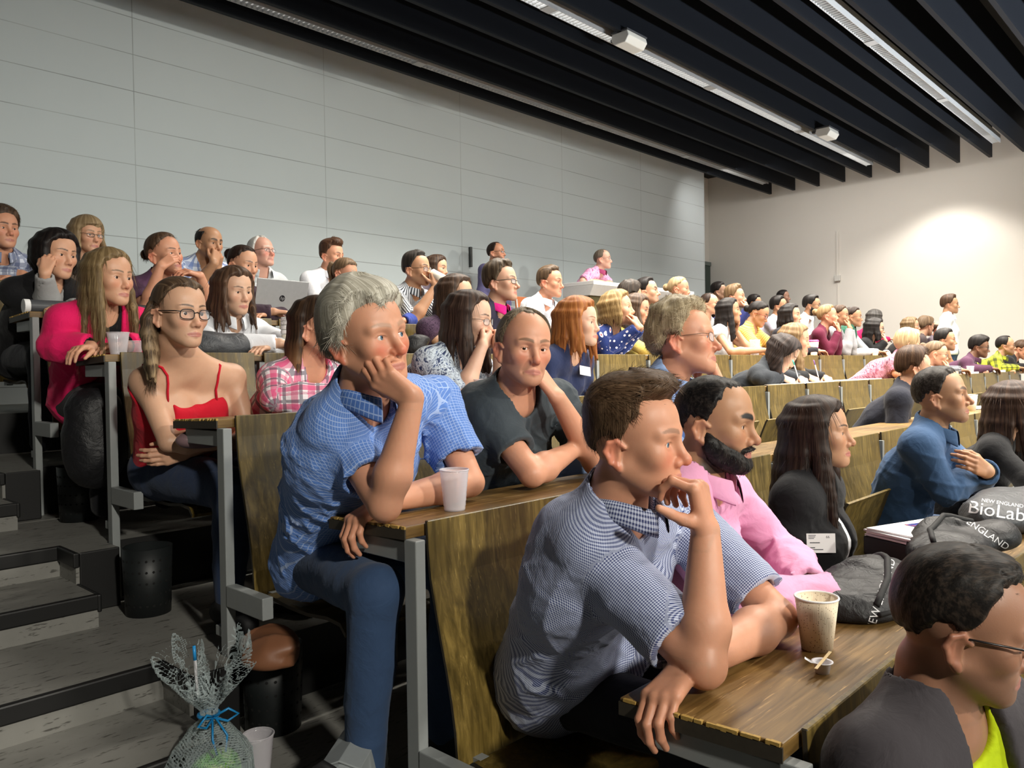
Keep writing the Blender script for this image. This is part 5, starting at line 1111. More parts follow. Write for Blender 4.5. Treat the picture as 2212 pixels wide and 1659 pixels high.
person('P51', 5, P_['P51'], (60, -6, 0), 'grey haired person in deep pink top turned away behind the black cardigan', dict(style='bob', c=((.05, .045, .042), (.20, .19, .18)), line='cover', top=.02, side=.016, len=.06, vol=.016, amp=.003), skin=FAIR, sex='f', q='far', s=1.08, top=dict(m=C_('plain', lin(204, 30, 90)), neck='crew'))
# last row and those standing -----------------------------------------------------------------
person('P60', 6, P_['P60'], (12, 0, 0), 'young man in pale blue plaid shirt at the left edge, topmost row', dict(style='short', c=((.045, .026, .016), (.17, .105, .065)), top=.034, side=.020, amp=.005, line='man', fl=.035), skin=ROSY, q='mid', top=dict(m=C_('plaid', lin(206, 212, 226), lin(70, 80, 116), lin(120, 130, 160), period=.06), neck='collar', collar=dict(flap=.03)), face=dict(flush=.5))
person('P61', 6, P_['P61'], (14, -4, 0), 'older woman with long blonde fringe and narrow spectacles, topmost row', dict(style='long', c=((.20, .135, .070), (.52, .39, .23)), line='fringe', top=.020, side=.018, len=.15, vol=.020, amp=.003, a0=60, fl=.06, fw=.0009), skin=FAIR, sex='f', q='mid', s=.98, top=dict(m=C_('plain', lin(120, 104, 92)), neck='crew'), glasses=dict(m=M_FRAME, r=.0013, h=.011), face=dict(age=1))
person('P62', 6, P_['P62'], (14, -6, 0), 'bald browed man in blue and white checked shirt with fist at his mouth', dict(style='short', c=BLACKH, top=.008, side=.009, amp=.0015, line='recede', bald=34), skin=TAN, q='mid', s=.96, top=dict(m=C_('plaid', lin(214, 222, 238), lin(96, 120, 176), period=.04), neck='collar', sleeve='short'), face=dict(beard=.25, browt=1.7), arms=dict(r='mouth', l='chin'))
person('P63', 6, P_['P63'], (16, 8, 0), 'elderly white haired man with thin dark spectacles in green shirt and pale jacket', dict(style='short', c=WHITE, top=.014, side=.012, amp=.003, line='recede', fl=.025), skin=(.62, .34, .26), q='mid', top=dict(m=C_('plain', lin(96, 190, 110)), neck='collar'), jacket=dict(m=C_('plain', lin(196, 200, 204)), neck='v', open=(.04, .09), collar=dict(flap=.03, gap=40)), glasses=dict(m=M_FRAME, r=.0011, h=.013), face=dict(age=1, flush=.9, mouth=-.004, browc=(.5, .45, .4)))
person('P64', 6, P_['P64'], (18, -4, 0), 'young man with high combed chestnut hair in white shirt, topmost row', dict(style='short', c=((.050, .022, .012), (.20, .105, .055)), top=.034, side=.008, front=.044, amp=.003, line='man', comb=-.5, fl=.03, quiff=.01), skin=ROSY, q='mid', s=.99, top=dict(m=W_SHIRT, neck='collar', collar=dict(flap=.032)), face=dict(flush=.5))
person('P65', 6, P_['P65'], (22, -4, 0), 'woman with long brown hair behind the man drinking, topmost row', dict(style='long', c=((.035, .020, .014), (.14, .085, .055)), line='cover', top=.018, side=.015, len=.2, vol=.014, amp=.003, a0=62, part=.01), skin=FAIR, sex='f', q='far', s=.98, top=dict(m=C_('plain', lin(80, 70, 80)), neck='crew'))
person('P66', 6, P_['P66'], (24, -4, 0), 'black haired person mostly hidden behind tied black hair, topmost row', dict(style='short', c=BLACKH, top=.022, side=.014, amp=.003, line='man'), skin=TAN, q='far', top=dict(m=C_('plain', lin(50, 50, 110)), neck='crew'))
person('S3', 6, P_['S3'], (26, 0, 0), 'man in shade near the doorway recess, black hair, topmost row', dict(style='short', c=BLACKH, top=.024, side=.012, amp=.003, line='man'), skin=(.34, .20, .13), q='far', s=1.06, top=dict(m=C_('plain', lin(60, 36, 40)), neck='crew'))
ST = 'people standing along the edges of the hall'
person('S1', 6, P_['S1'], (22, 4, 0), 'man in dark violet shirt with goatee and spectacles standing at the panelled wall', dict(style='short', c=DARKB, top=.010, side=.010, amp=.002, line='recede'), skin=ROSY, q='far', stand=True, hip=(5.43, 6.90, 2.25), build=1.1, top=dict(m=C_('plain', lin(88, 84, 122)), neck='collar', collar=dict(flap=.03)), glasses=dict(m=M_FRAME, r=.0015, h=.012), face=dict(beard=.7), arms=dict(r='down', l='down'), group=ST)
person('S2', 6, P_['S2'], (30, 2, 0), 'man in pink tie dye style shirt leaning on the white counter', dict(style='short', c=((.10, .075, .055), (.34, .29, .24)), top=.009, side=.009, amp=.002, line='recede'), skin=(.62, .36, .27), q='mid', stand=True, hip=(6.62, 6.74, 2.24), build=1.0, top=dict(m=C_('floral', lin(196, 120, 164), lin(226, 170, 204), lin(140, 36, 90), period=.07), neck='collar', sleeve='short', cut=.9, collar=dict(flap=.03), cm=C_('plain', lin(150, 60, 100))), glasses=dict(m=M_FRAMEM, r=.0013), face=dict(beard=.12, flush=.5),
       arms=dict(r=dict(e=(6.42, 6.36, 2.61), w=(6.70, 6.28, 2.61), d=(1, -.1, 0), n=(0, 0, -1)), l=dict(e=(7.00, 6.38, 2.61), w=(6.78, 6.25, 2.61), d=(-1, -.1, 0), n=(0, 0, -1))), group=ST)
person('S4', 6, P_['S4'], (20, 0, 0), 'bearded man in black standing in shade before the white side wall', dict(style='short', c=BLACKH, top=.012, side=.010, amp=.002, line='man'), skin=(.34, .19, .13), q='far', stand=True, top=dict(m=C_('plain', lin(24, 24, 28)), neck='crew'), face=dict(beard=.6), group=ST)
person('S5', 3, P_['S5'], (20, 0, 0), 'man in white short sleeved shirt standing at the bright patch of the side wall', dict(style='short', c=BRN, top=.030, side=.016, front=.034, amp=.004, line='man'), skin=TAN, q='far', s=1.06, stand=True, top=dict(m=W_SHIRT, neck='collar', sleeve='short', cut=.7, collar=dict(flap=.03), loose=.016), arms=dict(r='down', l='down'), bottom=dict(m=JEANS), group=ST)
# ---------------------------------------------------------------- folding seats: bent plywood back hung on the desk behind, and a tip-up seat
def seat_meshes():
    w = PITCH - .048
    bk = [(yy, zz) for yy, zz in PROF]; fr = [(yy - .012, zz) for yy, zz in PROF][::-1]
    b = MB(); b.prism(bk + fr, 0, 0, w, 0, 1); me1 = b.build('backrest', [M_PANEL, M_EDGE], smooth=False, bevel=.003); m1 = me1.data
    sp = [(-.13, 0), (-.25, -.012), (-.36, -.014), (-.46, -.004), (-.525, -.010), (-.55, -.035)]
    b = MB(); b.prism(sp + [(yy + (.004 if i else .004), zz - .011) for i, (yy, zz) in reversed(list(enumerate(sp)))], 0, .03, w - .03, 0, 1); me2 = b.build('seat', [M_PANEL, M_EDGE], bevel=.003); m2 = me2.data
    b = MB()
    a = math.radians(68)
    pr = [(-.13 + (yy + .13) * math.cos(a) - zz * math.sin(-a) * 0 - 0, (-(yy + .13)) * math.sin(a) + zz * math.cos(a)) for yy, zz in sp]
    pr2 = [(yy - .010, zz - .004) for yy, zz in pr][::-1]
    b.prism(pr + pr2, 0, .03, w - .03, 0, 1); me3 = b.build('seat', [M_PANEL, M_EDGE], bevel=.003); m3 = me3.data
    b = MB()
    for x in (.045, w - .085): b.box((x, -.135, -.035), (x + .03, -.085, .0)).box((x, -.30, -.028), (x + .03, -.13, -.012))
    me4 = b.build('hinge', [M_STEEL]); m4 = me4.data
    for o in (me1, me2, me3, me4): bpy.data.objects.remove(o)
    return m1, m2, m3, m4
SM = seat_meshes()
OCC = {}
for q_ in PEOPLE.values():
    kk = int((q_['org'][1] - .55) / D + .5) if abs((q_['org'][1] - .6) / D - round((q_['org'][1] - .6) / D)) < .01 else None
    if kk is not None: OCC.setdefault(kk, []).append(float(q_['Hc'][0]))
for k in range(0, 7):
    z = (k + 1) * H + TT if k < 6 else 6 * H + .93
    for i in range(18):
        x = SEAT0 + PITCH * i
        if k == 0 and i > 5: break
        if k == 6 and 4.7 < x < 8.5: continue
        occ = any(x - .06 < h_ < x + PITCH + .0 for h_ in OCC.get(k, []))
        nth = ('at its aisle end', 'second from the aisle', 'third from the aisle', 'fourth from the aisle', *(w_ + ' from the aisle' for w_ in 'fifth sixth seventh eighth ninth tenth eleventh twelfth thirteenth fourteenth fifteenth sixteenth seventeenth eighteenth'.split()))[i]
        row = 'backing onto the %s desk' % NTH[k + 1] if k < 6 else 'in the last row by the rear wall'
        t = empty('auditorium_chair', (x, (k + 1) * D - .004, z), 'plywood tip-up chair %s, %s' % (row, nth), 'chair', 'plywood tip-up chairs')
        o = bpy.data.objects.new('backrest', SM[0]); COL.objects.link(o); o.parent = t; o.modifiers.new('bevel', 'BEVEL').width = .002
        zs = k * H + .425 - z
        o = bpy.data.objects.new('seat', SM[1 if occ or i == 0 else 2]); COL.objects.link(o); o.parent = t; o.location = (0, 0, zs)
        o = bpy.data.objects.new('hinge', SM[3]); COL.objects.link(o); o.parent = t; o.location = (0, 0, zs)
# ---------------------------------------------------------------- things on and under the desks
def TZ(k, dy=.1): return k * H + TT - .038 * max(0, dy)          # desk surface height, dy metres behind its front edge
def clear_cup(x, y, z, h, rt, rb, label, mat=M_PLASTIC, ribs=True, group=None):
    t = empty('plastic_cup', (x, y, z), label, 'cup', group)
    pr = [(.001, .001), (rb, .001), (rb + .001, .006)]
    for i in range(1, 9):
        u = i / 9; r = rb + (rt - rb) * u; pr += [(r, h * u), (r + (.0012 if ribs else 0), h * u + h * .03)]
    pr += [(rt, h - .004), (rt - .0012, h - .004)]
    for i in range(8, -1, -1): u = i / 9; pr.append((rb - .0012 + (rt - rb) * u, max(.003, h * u)))
    pr.append((.001, .003))
    MB().lathe(pr, (0, 0, 0), 32).build('cup_body', mat, t, smooth=True)
    MB().tube([(rt * math.cos(a), rt * math.sin(a), h - .003) for a in np.linspace(0, 6.283, 33)[:-1]], .0022, 8, closed=True).build('rim', mat, t, smooth=True); return t
def paper_cup(x, y, z, h, rt, rb, label, mat=M_CUP, band=None, lid=None):
    t = empty('paper_cup', (x, y, z), label, 'cup')
    MB().lathe([(.001, .004), (rb - .002, .004), (rb - .002, .0), (rb, .0), (rt, h - .003), (rt - .0015, h - .003), (rb - .0015, .006), (.001, .006)], (0, 0, 0), 36).build('cup_body', mat, t, smooth=True)
    if lid: MB().lathe([(.001, h + .012), (rt - .004, h + .012), (rt - .002, h + .004), (rt + .003, h + .003), (rt + .003, h - .006), (rt, h - .006)], (0, 0, 0), 30).build('lid', lid, t, smooth=True)
    else: MB().tube([(rt * math.cos(a), rt * math.sin(a), h - .002) for a in np.linspace(0, 6.283, 37)[:-1]], .0022, 8, closed=True).build('rim', M_PAPER, t, smooth=True)
    if band: a, b_, m = band; MB().lathe([(rb + (rt - rb) * a / h + .0012, a), (rb + (rt - rb) * b_ / h + .0012, b_)], (0, 0, 0), 36).build('sleeve', m, t, smooth=True)
    return t
def speckled():
    n = NT('speckled_cup_paper'); o = n.obj(); v = n.n('ShaderNodeTexVoronoi'); v.inputs['Scale'].default_value = 190; n.l(o, v.inputs['Vector'])
    n.base(n.mix(n.math('MULTIPLY', n.math('LESS_THAN', v.outputs['Distance'], .20), .8), lin(226, 210, 184), lin(110, 74, 40)), .75); n.bump(n.noise(n.mapping(o, (300, 300, 8)), 1, 1), .3, .002); return n.m
clear_cup(.237, 1.946, TZ(2, .09), .112, .0385, .0275, 'frosted clear plastic cup on the second desk beside the blue shirted man')
clear_cup(.09, 3.82, TZ(4, .1), .098, .043, .030, 'clear plastic cup by the hand of the pink cardigan woman')
clear_cup(.185, 3.90, TZ(4, .18), .070, .036, .026, 'short clear plastic cup just behind the one by the pink cardigan')
clear_cup(1.23, 2.85, TZ(3, .06) , .105, .040, .029, 'pale plastic cup at the elbow of the leaf print top')
clear_cup(.78, 3.84, TZ(4, .12), .104, .036, .026, 'clear plastic cup in front of the white blouse')
clear_cup(2.96, 3.92, TZ(4, .2), .13, .040, .030, 'white plastic cup on the fourth desk above the balding man', plain('white_plastic', lin(226, 224, 220), .4))
clear_cup(5.79, 3.84, TZ(4, .12), .16, .048, .036, 'large clear plastic tumbler beside the yellow striped top')
clear_cup(9.54, 2.94, TZ(3, .15), .10, .042, .032, 'clear plastic cup beside the white folders far along third desk')
paper_cup(.468, 1.069, TZ(1, .14), .112, .0440, .0315, 'speckled beige paper cup on the nearest desk', speckled())
paper_cup(5.66, 2.01, TZ(2, .15), .125, .044, .032, 'cream paper cup on second desk behind the denim shirt')
paper_cup(4.60, 3.05 - .13, TZ(3, .12) + .0, .30, .043, .032, 'tall cream cup with magenta lid and band', M_CUP) if False else None
paper_cup(7.12, 3.84, TZ(4, .12), .165, .055, .040, 'cream travel cup with bright pink lid and pink band', plain('cream_cup', lin(240, 226, 192), .6), (.062, .100, plain('pink_band', lin(226, 50, 170), .5)), plain('pink_lid', lin(240, 70, 190), .4))
def stack():
    t = empty('cup_stack', (.90, 3.84, TZ(4, .12)), 'stack of lidded white paper cups behind the plaid blouse', 'cup stack')
    MB().lathe([(.001, .0), (.028, 0), (.040, .105), (.001, .105)], (0, 0, 0), 30).build('cup_body', M_CUP, t, smooth=True)
    for i in range(3): z = .108 + .022 * i; MB().lathe([(.038, z), (.043, z + .002), (.043, z + .014), (.041, z + .019), (.036, z + .020)], (0, 0, 0), 30).build('cup_rim', M_PAPER, t, smooth=True)
    MB().lathe([(.042, .172), (.043, .180), (.038, .190), (.001, .192)], (0, 0, 0), 30).build('lid', M_PAPER, t, smooth=True)
stack()
def creamer():
    t = empty('creamer_pot', (.336, 1.004, TZ(1, .07)), 'small white coffee creamer pot with its foil peeled back', 'creamer')
    pr = [(.001, .0), (.013, 0), (.0165, .020), (.0205, .0215), (.0205, .0225), (.0155, .0215), (.0125, .004), (.001, .004)]
    MB().lathe(pr, (0, 0, 0), 30).build('pot', plain('white_pot', lin(224, 222, 228), .4), t, smooth=True)
    b = MB(); b.poly([(-.020, .004, .0225), (-.012, .018, .0235), (-.020, .024, .030), (-.034, .020, .036), (-.040, .018, .034), (-.034, .008, .027)], [(0, 1, 2, 3, 4, 5)])
    o = b.build('foil_lid', plain('foil_lid', lin(222, 222, 226), .3, metal=.4), t); o.modifiers.new('t', 'SOLIDIFY').thickness = .0006
creamer()
b = MB(); b.box((-.055, -.0030, 0), (.055, .0030, .0016)); o = b.build('stir_stick', plain('birch_wood', lin(226, 198, 146), .6), None, (.338, 1.003, TZ(1, .07) + .0235), bevel=.0006); o.rotation_euler = (0, 0, math.radians(8)); tag(o, 'wooden stir stick lying across the creamer pot', 'stir stick')
# paper
def sheet(x, y, k, w, l, rot, label, cat='paper', th=.002, mat=M_PAPER, name='paper_sheet', lift=0., group=None):
    dy = y - k * D; b = MB(); b.box((-w / 2, -l / 2, 0), (w / 2, l / 2, th)); o = b.build(name, mat, None, (x, y, TZ(k, dy) + .001 + lift + abs(l) * .019), bevel=min(.0004, th * .3)); o.rotation_euler = (-.038, 0, math.radians(rot)); tag(o, label, cat, group); return o
def book(x, y, k, w, l, rot, label, cover, th=.012, name='notebook'):
    dy = y - k * D; t = empty(name, (x, y, TZ(k, dy) + l * .019), label, name.replace('_', ' ')); t.rotation_euler = (-.038, 0, math.radians(rot))
    b = MB(); b.box((-w / 2, -l / 2, .0), (w / 2, l / 2, .0018)).box((-w / 2, -l / 2, th), (w / 2, l / 2, th + .0018)); b.build('cover', cover, t, bevel=.0006)
    b = MB(); b.box((-w / 2 + .003, -l / 2 + .003, .0018), (w / 2 - .003, l / 2 - .003, th)); b.build('pages', M_PAPER, t); return t
book(1.10, 2.91, 3, .20, .15, 8, 'open purple covered notebook in front of the leaf print top', plain('purple_cover', lin(92, 84, 150), .5), .018)
sheet(.50, 2.90, 3, .30, .20, 12, 'printed programme sheet on the third desk by the red top', mat=plain('pale_blue_paper', lin(200, 214, 220), .6, grain=.2, scale=60))
def pen(x, y, z, d, label, col, name='pen', group=None):
    d = Vector(d).normalized(); t = empty(name, (x, y, z), label, 'pen', group); a = Vector((0, 0, 0)); b = MB(); b.tube([a, a + d * .012], [.0008, .0036], 10).tube([a + d * .012, a + d * .10], .0040, 10); b.build('barrel', plain('pen_white', lin(220, 220, 224), .4), t, smooth=True)
    b = MB(); b.tube([a + d * .10, a + d * .138], [.0046, .0042], 10); b.build('cap', col, t, smooth=True)
BLUEP = plain('blue_pen', lin(30, 90, 190), .4)
pen(.40, 2.87, TZ(3, .08) + .008, (1, .1, 0), 'blue and white pen lying on the programme sheet', BLUEP)
pen(.44, 2.845, TZ(3, .06) + .008, (1, -.04, 0), 'dark pen lying at the front of the programme sheet', plain('dark_pen', lin(24, 28, 40), .4))
pen(4.36, 2.80, TZ(3, .02) + .045, (-.15, .25, 1), 'turquoise capped pen held by the charcoal clad note taker', plain('teal_pen', lin(60, 190, 170), .4))
pen(4.86, 2.86, TZ(3, .06) + .045, (-.2, .2, 1), 'purple capped pen held by the honey blonde note taker', plain('violet_pen', lin(120, 80, 150), .4))
sheet(4.62, 2.90, 3, .80, .22, 2, 'long white papers under the note takers hands', th=.006, name='paper_stack')
sheet(5.65, 2.90, 3, .72, .22, -2, 'white folder lying open to the right of the note takers', th=.010, name='folder', cat='folder')
sheet(9.02, 2.90, 3, .62, .22, 2, 'white folder before the plum shirted man', th=.022, name='folder', cat='folder')
sheet(10.15, 2.90, 3, .75, .22, -3, 'thick white folders before the yellow plaid shirt', th=.030, name='folder', cat='folder')
sheet(3.70, 3.83, 4, .50, .18, 3, 'white handout on fourth desk under the spotted blouse elbows')
sheet(3.55, 3.88, 4, .14, .05, 30, 'small blue printed leaflet edge beside the spotted blouse', mat=plain('blue_leaflet', lin(60, 80, 170), .6))
sheet(1.92, 2.86, 3, .34, .14, -4, 'white handout before the navy blouse with sticker')
sheet(6.02, 2.02, 2, .42, .24, 4, 'white papers on second desk next to the cream paper cup', th=.008, name='paper_stack')
sheet(3.18, 1.16, 1, .40, .20, -10, 'white paper on the nearest desk near the right edge', th=.003)
sheet(6.35, 3.84, 4, .40, .20, 2, 'yellow printed leaflets by the large tumbler', mat=plain('yellow_print', lin(210, 180, 60), .6, grain=.5, scale=50))
sheet(2.62, 2.0, 2, .22, .16, 20, 'white paper slip on the second desk behind black blazer', th=.002)
# pile of journals with a colour picture on the nearest desk
t = empty('journal_pile', (1.50, 1.145, TZ(1, .2)), 'pile of white journals with a blue and red cover picture', 'magazine pile'); t.rotation_euler = (0, 0, math.radians(-24))
for i, (dx, dr) in enumerate(((0, 0), (.008, 3), (-.006, -2), (.004, 5))):
    b = MB(); b.box((-.15, -.105, 0), (.15, .105, .006)); o = b.build('journal', M_PAPER, t, (dx, dx * .5, .06 + i * .0068), bevel=.0015); o.rotation_euler = (0, 0, math.radians(dr))
b = MB(); b.box((-.15, -.11, .0), (.15, .11, .058)); b.build('box_file', plain('dark_box_file', lin(28, 22, 30), .5), t, bevel=.004)
def cover_pic():
    n = NT('journal_picture'); o = n.obj(); f = n.noise(o, 26, 4, .6, 1.5); n.base(n.ramp(f, [(.35, lin(30, 36, 90)), (.5, lin(60, 70, 160)), (.6, lin(220, 70, 40)), (.68, lin(240, 150, 60))]), .3); return n.m
b = MB(); b.box((-.02, -.09, 0), (.13, .07, .0008)); b.build('cover_picture', cover_pic(), t, (.004, 0, .0872))
# bags
def heap(seed, c, r, n=7):
    g = np.random.RandomState(seed); return tuple(((c[0] + r[0] * g.uniform(-.75, .75), c[1] + r[1] * g.uniform(-.7, .7), c[2] + r[2] * g.uniform(-.2, .5)), (r[0] * g.uniform(.3, .55), r[1] * g.uniform(.35, .6), r[2] * g.uniform(.4, .75))) for _ in range(n))
def bag_mesh(name, c, r, mat, label, cat='bag', seed=1, vox=.012, flat=0., lumps=(), origin=None, rough=.010, parent=None, heaped=False):
    c = np.array(c, F32); cr = Crease(seed, 30, 4); w = Wob(seed + 3, 16, 6)
    if heaped: lumps = tuple(lumps) + heap(seed, c, r)
    def f(p):
        d = ell(p, c, r)
        for lc, lr in lumps: d = smin(d, ell(p, np.array(lc, F32), lr), .05)
        d = d - rough * (cr(p) * .8 + w(p))
        return smax(d, -(p[:, 2] - flat), .012)
    pts = [c - np.array(r), c + np.array(r)] + [np.array(a) - np.array(b_) for a, b_ in lumps] + [np.array(a) + np.array(b_) for a, b_ in lumps]
    v, q = mesh_sdf(f, np.min(pts, 0) - .04, np.max(pts, 0) + .04, vox); org = np.array(origin if origin is not None else (c[0], c[1], flat), F32)
    o = link(name, to_mesh(name, v, q, None, v[:, :2], origin=org), parent, tuple(org) if parent is None else None, [mat])
    if label: tag(o, label, cat)
    return o
def black_nylon(name, c):
    n = NT(name); o = n.obj(); n.base(n.mix(n.noise(o, 9, 4), tuple(x * .7 for x in c), tuple(x * 1.4 for x in c)), .48, .4); n.bump(n.noise(o, 22, 5, .6, 1.4), .5, .012); return n.m
NYL, NYL2 = black_nylon('black_nylon', lin(24, 24, 27)), black_nylon('grey_nylon', lin(62, 64, 68))
z1 = TZ(1, .15)
def text(body, size, mat, parent, loc, rot, ext=.0004, shear=0.):
    cu = bpy.data.curves.new('lettering', 'FONT'); cu.body = body; cu.size = size; cu.extrude = ext; cu.materials.append(mat); cu.align_x = 'CENTER'
    cu.shear = shear; o = bpy.data.objects.new('lettering', cu); COL.objects.link(o); bpy.context.view_layer.update()
    me = bpy.data.meshes.new_from_object(o.evaluated_get(bpy.context.evaluated_depsgraph_get())); bpy.data.objects.remove(o)
    o = bpy.data.objects.new('lettering', me); COL.objects.link(o); o.parent = parent; o.location = loc; o.rotation_euler = rot; return o
from mathutils.bvhtree import BVHTree
def snap(pts, bag, d, gap):
    org = bag.matrix_basis.translation; bv = BVHTree.FromPolygons([v.co + org for v in bag.data.vertices], [tuple(p.vertices) for p in bag.data.polygons]); out = []
    for p in pts:
        h_ = bv.ray_cast(p - d * .4, d)[0]; out.append((h_ - d * gap) - org if h_ else None)
    return out
def print_on(bag, body, size, at_, d, spin=0.):
    """printed lettering that follows the folds of a bag; d points into the cloth"""
    d = Vector(d).normalized(); xa = Vector((0, 0, 1)).cross(-d).normalized(); ya = (-d).cross(xa); c_, s_ = math.cos(spin), math.sin(spin); xa, ya = xa * c_ + ya * s_, ya * c_ - xa * s_
    o = text(body, size, INK, bag, (0, 0, 0), (0, 0, 0), 0.); bm = bmesh.new(); bm.from_mesh(o.data); bmesh.ops.triangulate(bm, faces=bm.faces); bmesh.ops.subdivide_edges(bm, edges=bm.edges, cuts=3, use_grid_fill=True); bm.to_mesh(o.data); bm.free()
    vs = [Vector(at_) + xa * v.co.x + ya * v.co.y for v in o.data.vertices]
    hit = snap(vs, bag, d, .0012); bm = bmesh.new(); bm.from_mesh(o.data); bm.verts.ensure_lookup_table()
    for v, q in zip(bm.verts, hit):
        if q: v.co = q
    bmesh.ops.delete(bm, geom=[v for v, q in zip(list(bm.verts), hit) if not q], context='VERTS'); bm.to_mesh(o.data); bm.free()
    if not len(o.data.polygons): bpy.data.objects.remove(o)
def strap_on(bag, pts, d, r=.008):
    d = Vector(d).normalized(); m = []
    for a, b_ in zip(pts, pts[1:]): m += [Vector(a).lerp(Vector(b_), t) for t in (0, .25, .5, .75)]
    MB().tube([tuple(q) for q in snap(m + [Vector(pts[-1])], bag, d, .003) if q], r, 8).build('strap', M_BLACK, bag, smooth=True)
INK = plain('white_print', lin(214, 214, 218), .6)
bg = bag_mesh('backpack', (.86, 1.10, z1 + .030), (.20, .125, .052), NYL, 'black nylon backpack lying on the nearest desk behind the paper cup', 'backpack', 3, .009, z1, lumps=(((.70, 1.17, z1 + .04), (.07, .08, .05)),), rough=.012, heaped=True)
b = MB(); b.tube([(-.17, -.085, .030), (-.05, -.118, .028), (.08, -.112, .032), (.17, -.08, .04)], .006, 8); b.build('zip', M_BLACK, bg, smooth=True)
b = MB(); b.box((-.012, -.006, 0), (.012, .0, .008)); b.build('orange_tag', plain('orange_tag', lin(226, 110, 30), .5), bg, (-.03, -.124, .02))
print_on(bg, 'NEW ENGLAND', .025, (0.861, 1.06, 1.001), (0.918, 0.303, -0.256), 1.3); strap_on(bg, [(.70, 1.04, z1), (.80, 1.06, z1), (.90, 1.10, z1), (1.0, 1.16, z1)], (0, .3, -1))
bg = bag_mesh('tote_bag', (1.42, 1.05, z1 + .050), (.20, .115, .072), NYL, 'black printed tote bag heaped behind the head of the lime shirted man', 'bag', 9, .010, z1, rough=.012, heaped=True)
print_on(bg, 'NEW ENGLAND', .027, (1.529, 1.02, 1.065), (0.958, 0.225, -0.179), -.6); strap_on(bg, [(1.26, 1.08, z1), (1.36, 1.12, z1), (1.48, 1.12, z1), (1.58, 1.06, z1)], (0, .2, -1))
bg = bag_mesh('tote_bag', (2.10, 1.05, z1 + .055), (.26, .13, .075), NYL2, 'dark grey tote bag with white lettering at the far end of nearest desk', 'bag', 12, .010, z1, rough=.012, heaped=True)
print_on(bg, 'BioLabs', .062, (1.757, 1.0, 1.068), (0.965, 0.203, -0.166), -.10); print_on(bg, 'NEW ENGLAND', .017, (2.029, 1.05, 1.068), (0.968, 0.201, -0.152), -.10)
bag_mesh('handbag', (.58, 3.90, TZ(4, .18) + .045), (.15, .09, .060), NYL2, 'grey and black shiny bag lying before the white blouse', 'handbag', 21, .010, TZ(4, .18), lumps=(((.50, 3.92, TZ(4, .18) + .085), (.07, .05, .045)),), rough=.012, heaped=True)
bag_mesh('handbag', (1.72, 3.90, TZ(4, .18) + .05), (.075, .08, .062), NYL, 'shiny black folded bag beside the plum lace top', 'handbag', 23, .010, TZ(4, .18), lumps=(((1.76, 3.88, TZ(4, .18) + .10), (.055, .05, .022)),), rough=.007)
bag_mesh('snack_packet', (1.93, 3.90, TZ(4, .18) + .025), (.075, .055, .034), plain('yellow_packet', lin(226, 206, 120), .35, grain=.35, scale=60), 'yellow and white snack packet next to shiny black folded bag', 'snack packet', 25, .008, TZ(4, .18), rough=.006)
bag_mesh('backpack', (.02, 3.90, 1.30), (.13, .11, .20), NYL, 'black leather backpack hanging full below the pink cardigan woman desk', 'backpack', 31, .012, 1.04, lumps=(((.02, 3.93, 1.45), (.10, .10, .07)),), rough=.012)
bag_mesh('purse', (.08, 3.06, 1.345), (.095, .045, .036), plain('mauve_leather', lin(120, 96, 100), .35), 'small mauve leather purse on the lap of the red top woman', 'purse', 33, .007, 1.31, rough=.003)
bag_mesh('shoulder_bag', (.025, 2.58, 2 * H + .29), (.058, .105, .036), plain('tan_leather', lin(128, 84, 58), .5), 'brown leather bag under the seat of the blue shirted man', 'bag', 35, .008, 2 * H + .262, rough=.020, heaped=True, lumps=(((-.02, 2.50, 2 * H + .285), (.05, .06, .03)),))
# laptop with its lid toward us
t = empty('laptop', (1.43, 4.85, TZ(5, .2)), 'open silver laptop on the fifth desk with its lid facing the camera', 'laptop'); t.rotation_euler = (0, 0, math.radians(4))
SIL = plain('brushed_aluminium', lin(176, 178, 180), .35, metal=.55)
b = MB(); b.box((-.185, -.02, .004), (.185, .225, .020)); b.build('base', SIL, t, bevel=.004)
b = MB(); b.box((-.185, -.004, 0), (.185, .004, .255)); lid = b.build('lid', SIL, t, (0, -.012, .020), bevel=.006); lid.rotation_euler = (math.radians(14), 0, 0)
b = MB(); b.box((-.175, .0042, .015), (.175, .0046, .245)); b.build('screen', plain('dark_screen', lin(20, 22, 26), .2), lid)
b = MB(); b.box((-.15, .02, .0201), (.15, .125, .0212)); b.build('keyboard', M_BLACK, t)
b = MB(); b.lathe([(.0001, 0), (.0200, 0), (.0200, .0006), (.0001, .0006)], (0, -.0046, .140), 32, axis=(0, -1, 0)); b.build('badge', plain('logo_black', lin(24, 24, 28), .3), lid)
lg = text('hp', .030, SIL, lid, (0, -.0054, .132), (math.radians(90), 0, 0), .0002, .25)
# rolled posters
def roll(x0, x1, y, z, label):
    t = empty('poster_tube', (x0, y, z), label, 'poster tube', 'poster tubes on the fifth desk'); L_ = x1 - x0
    MB().tube([(.02, 0, .034), (L_ - .02, 0, .034)], .033, 24).build('tube', plain('dark_grey_tube', lin(62, 64, 68), .5), t, smooth=False)
    for a, c in ((0., .025), (L_ - .025, L_)): MB().tube([(a, 0, .034), (c, 0, .034)], .0345, 24).build('end_cap', M_PAPER, t)
roll(.0, .40, 4.745, TZ(5, .1), 'dark grey poster tube with white cap at the aisle end of fifth desk'); roll(.43, .66, 4.755, TZ(5, .1), 'shorter poster tube partly hidden behind the pink cardigan woman')
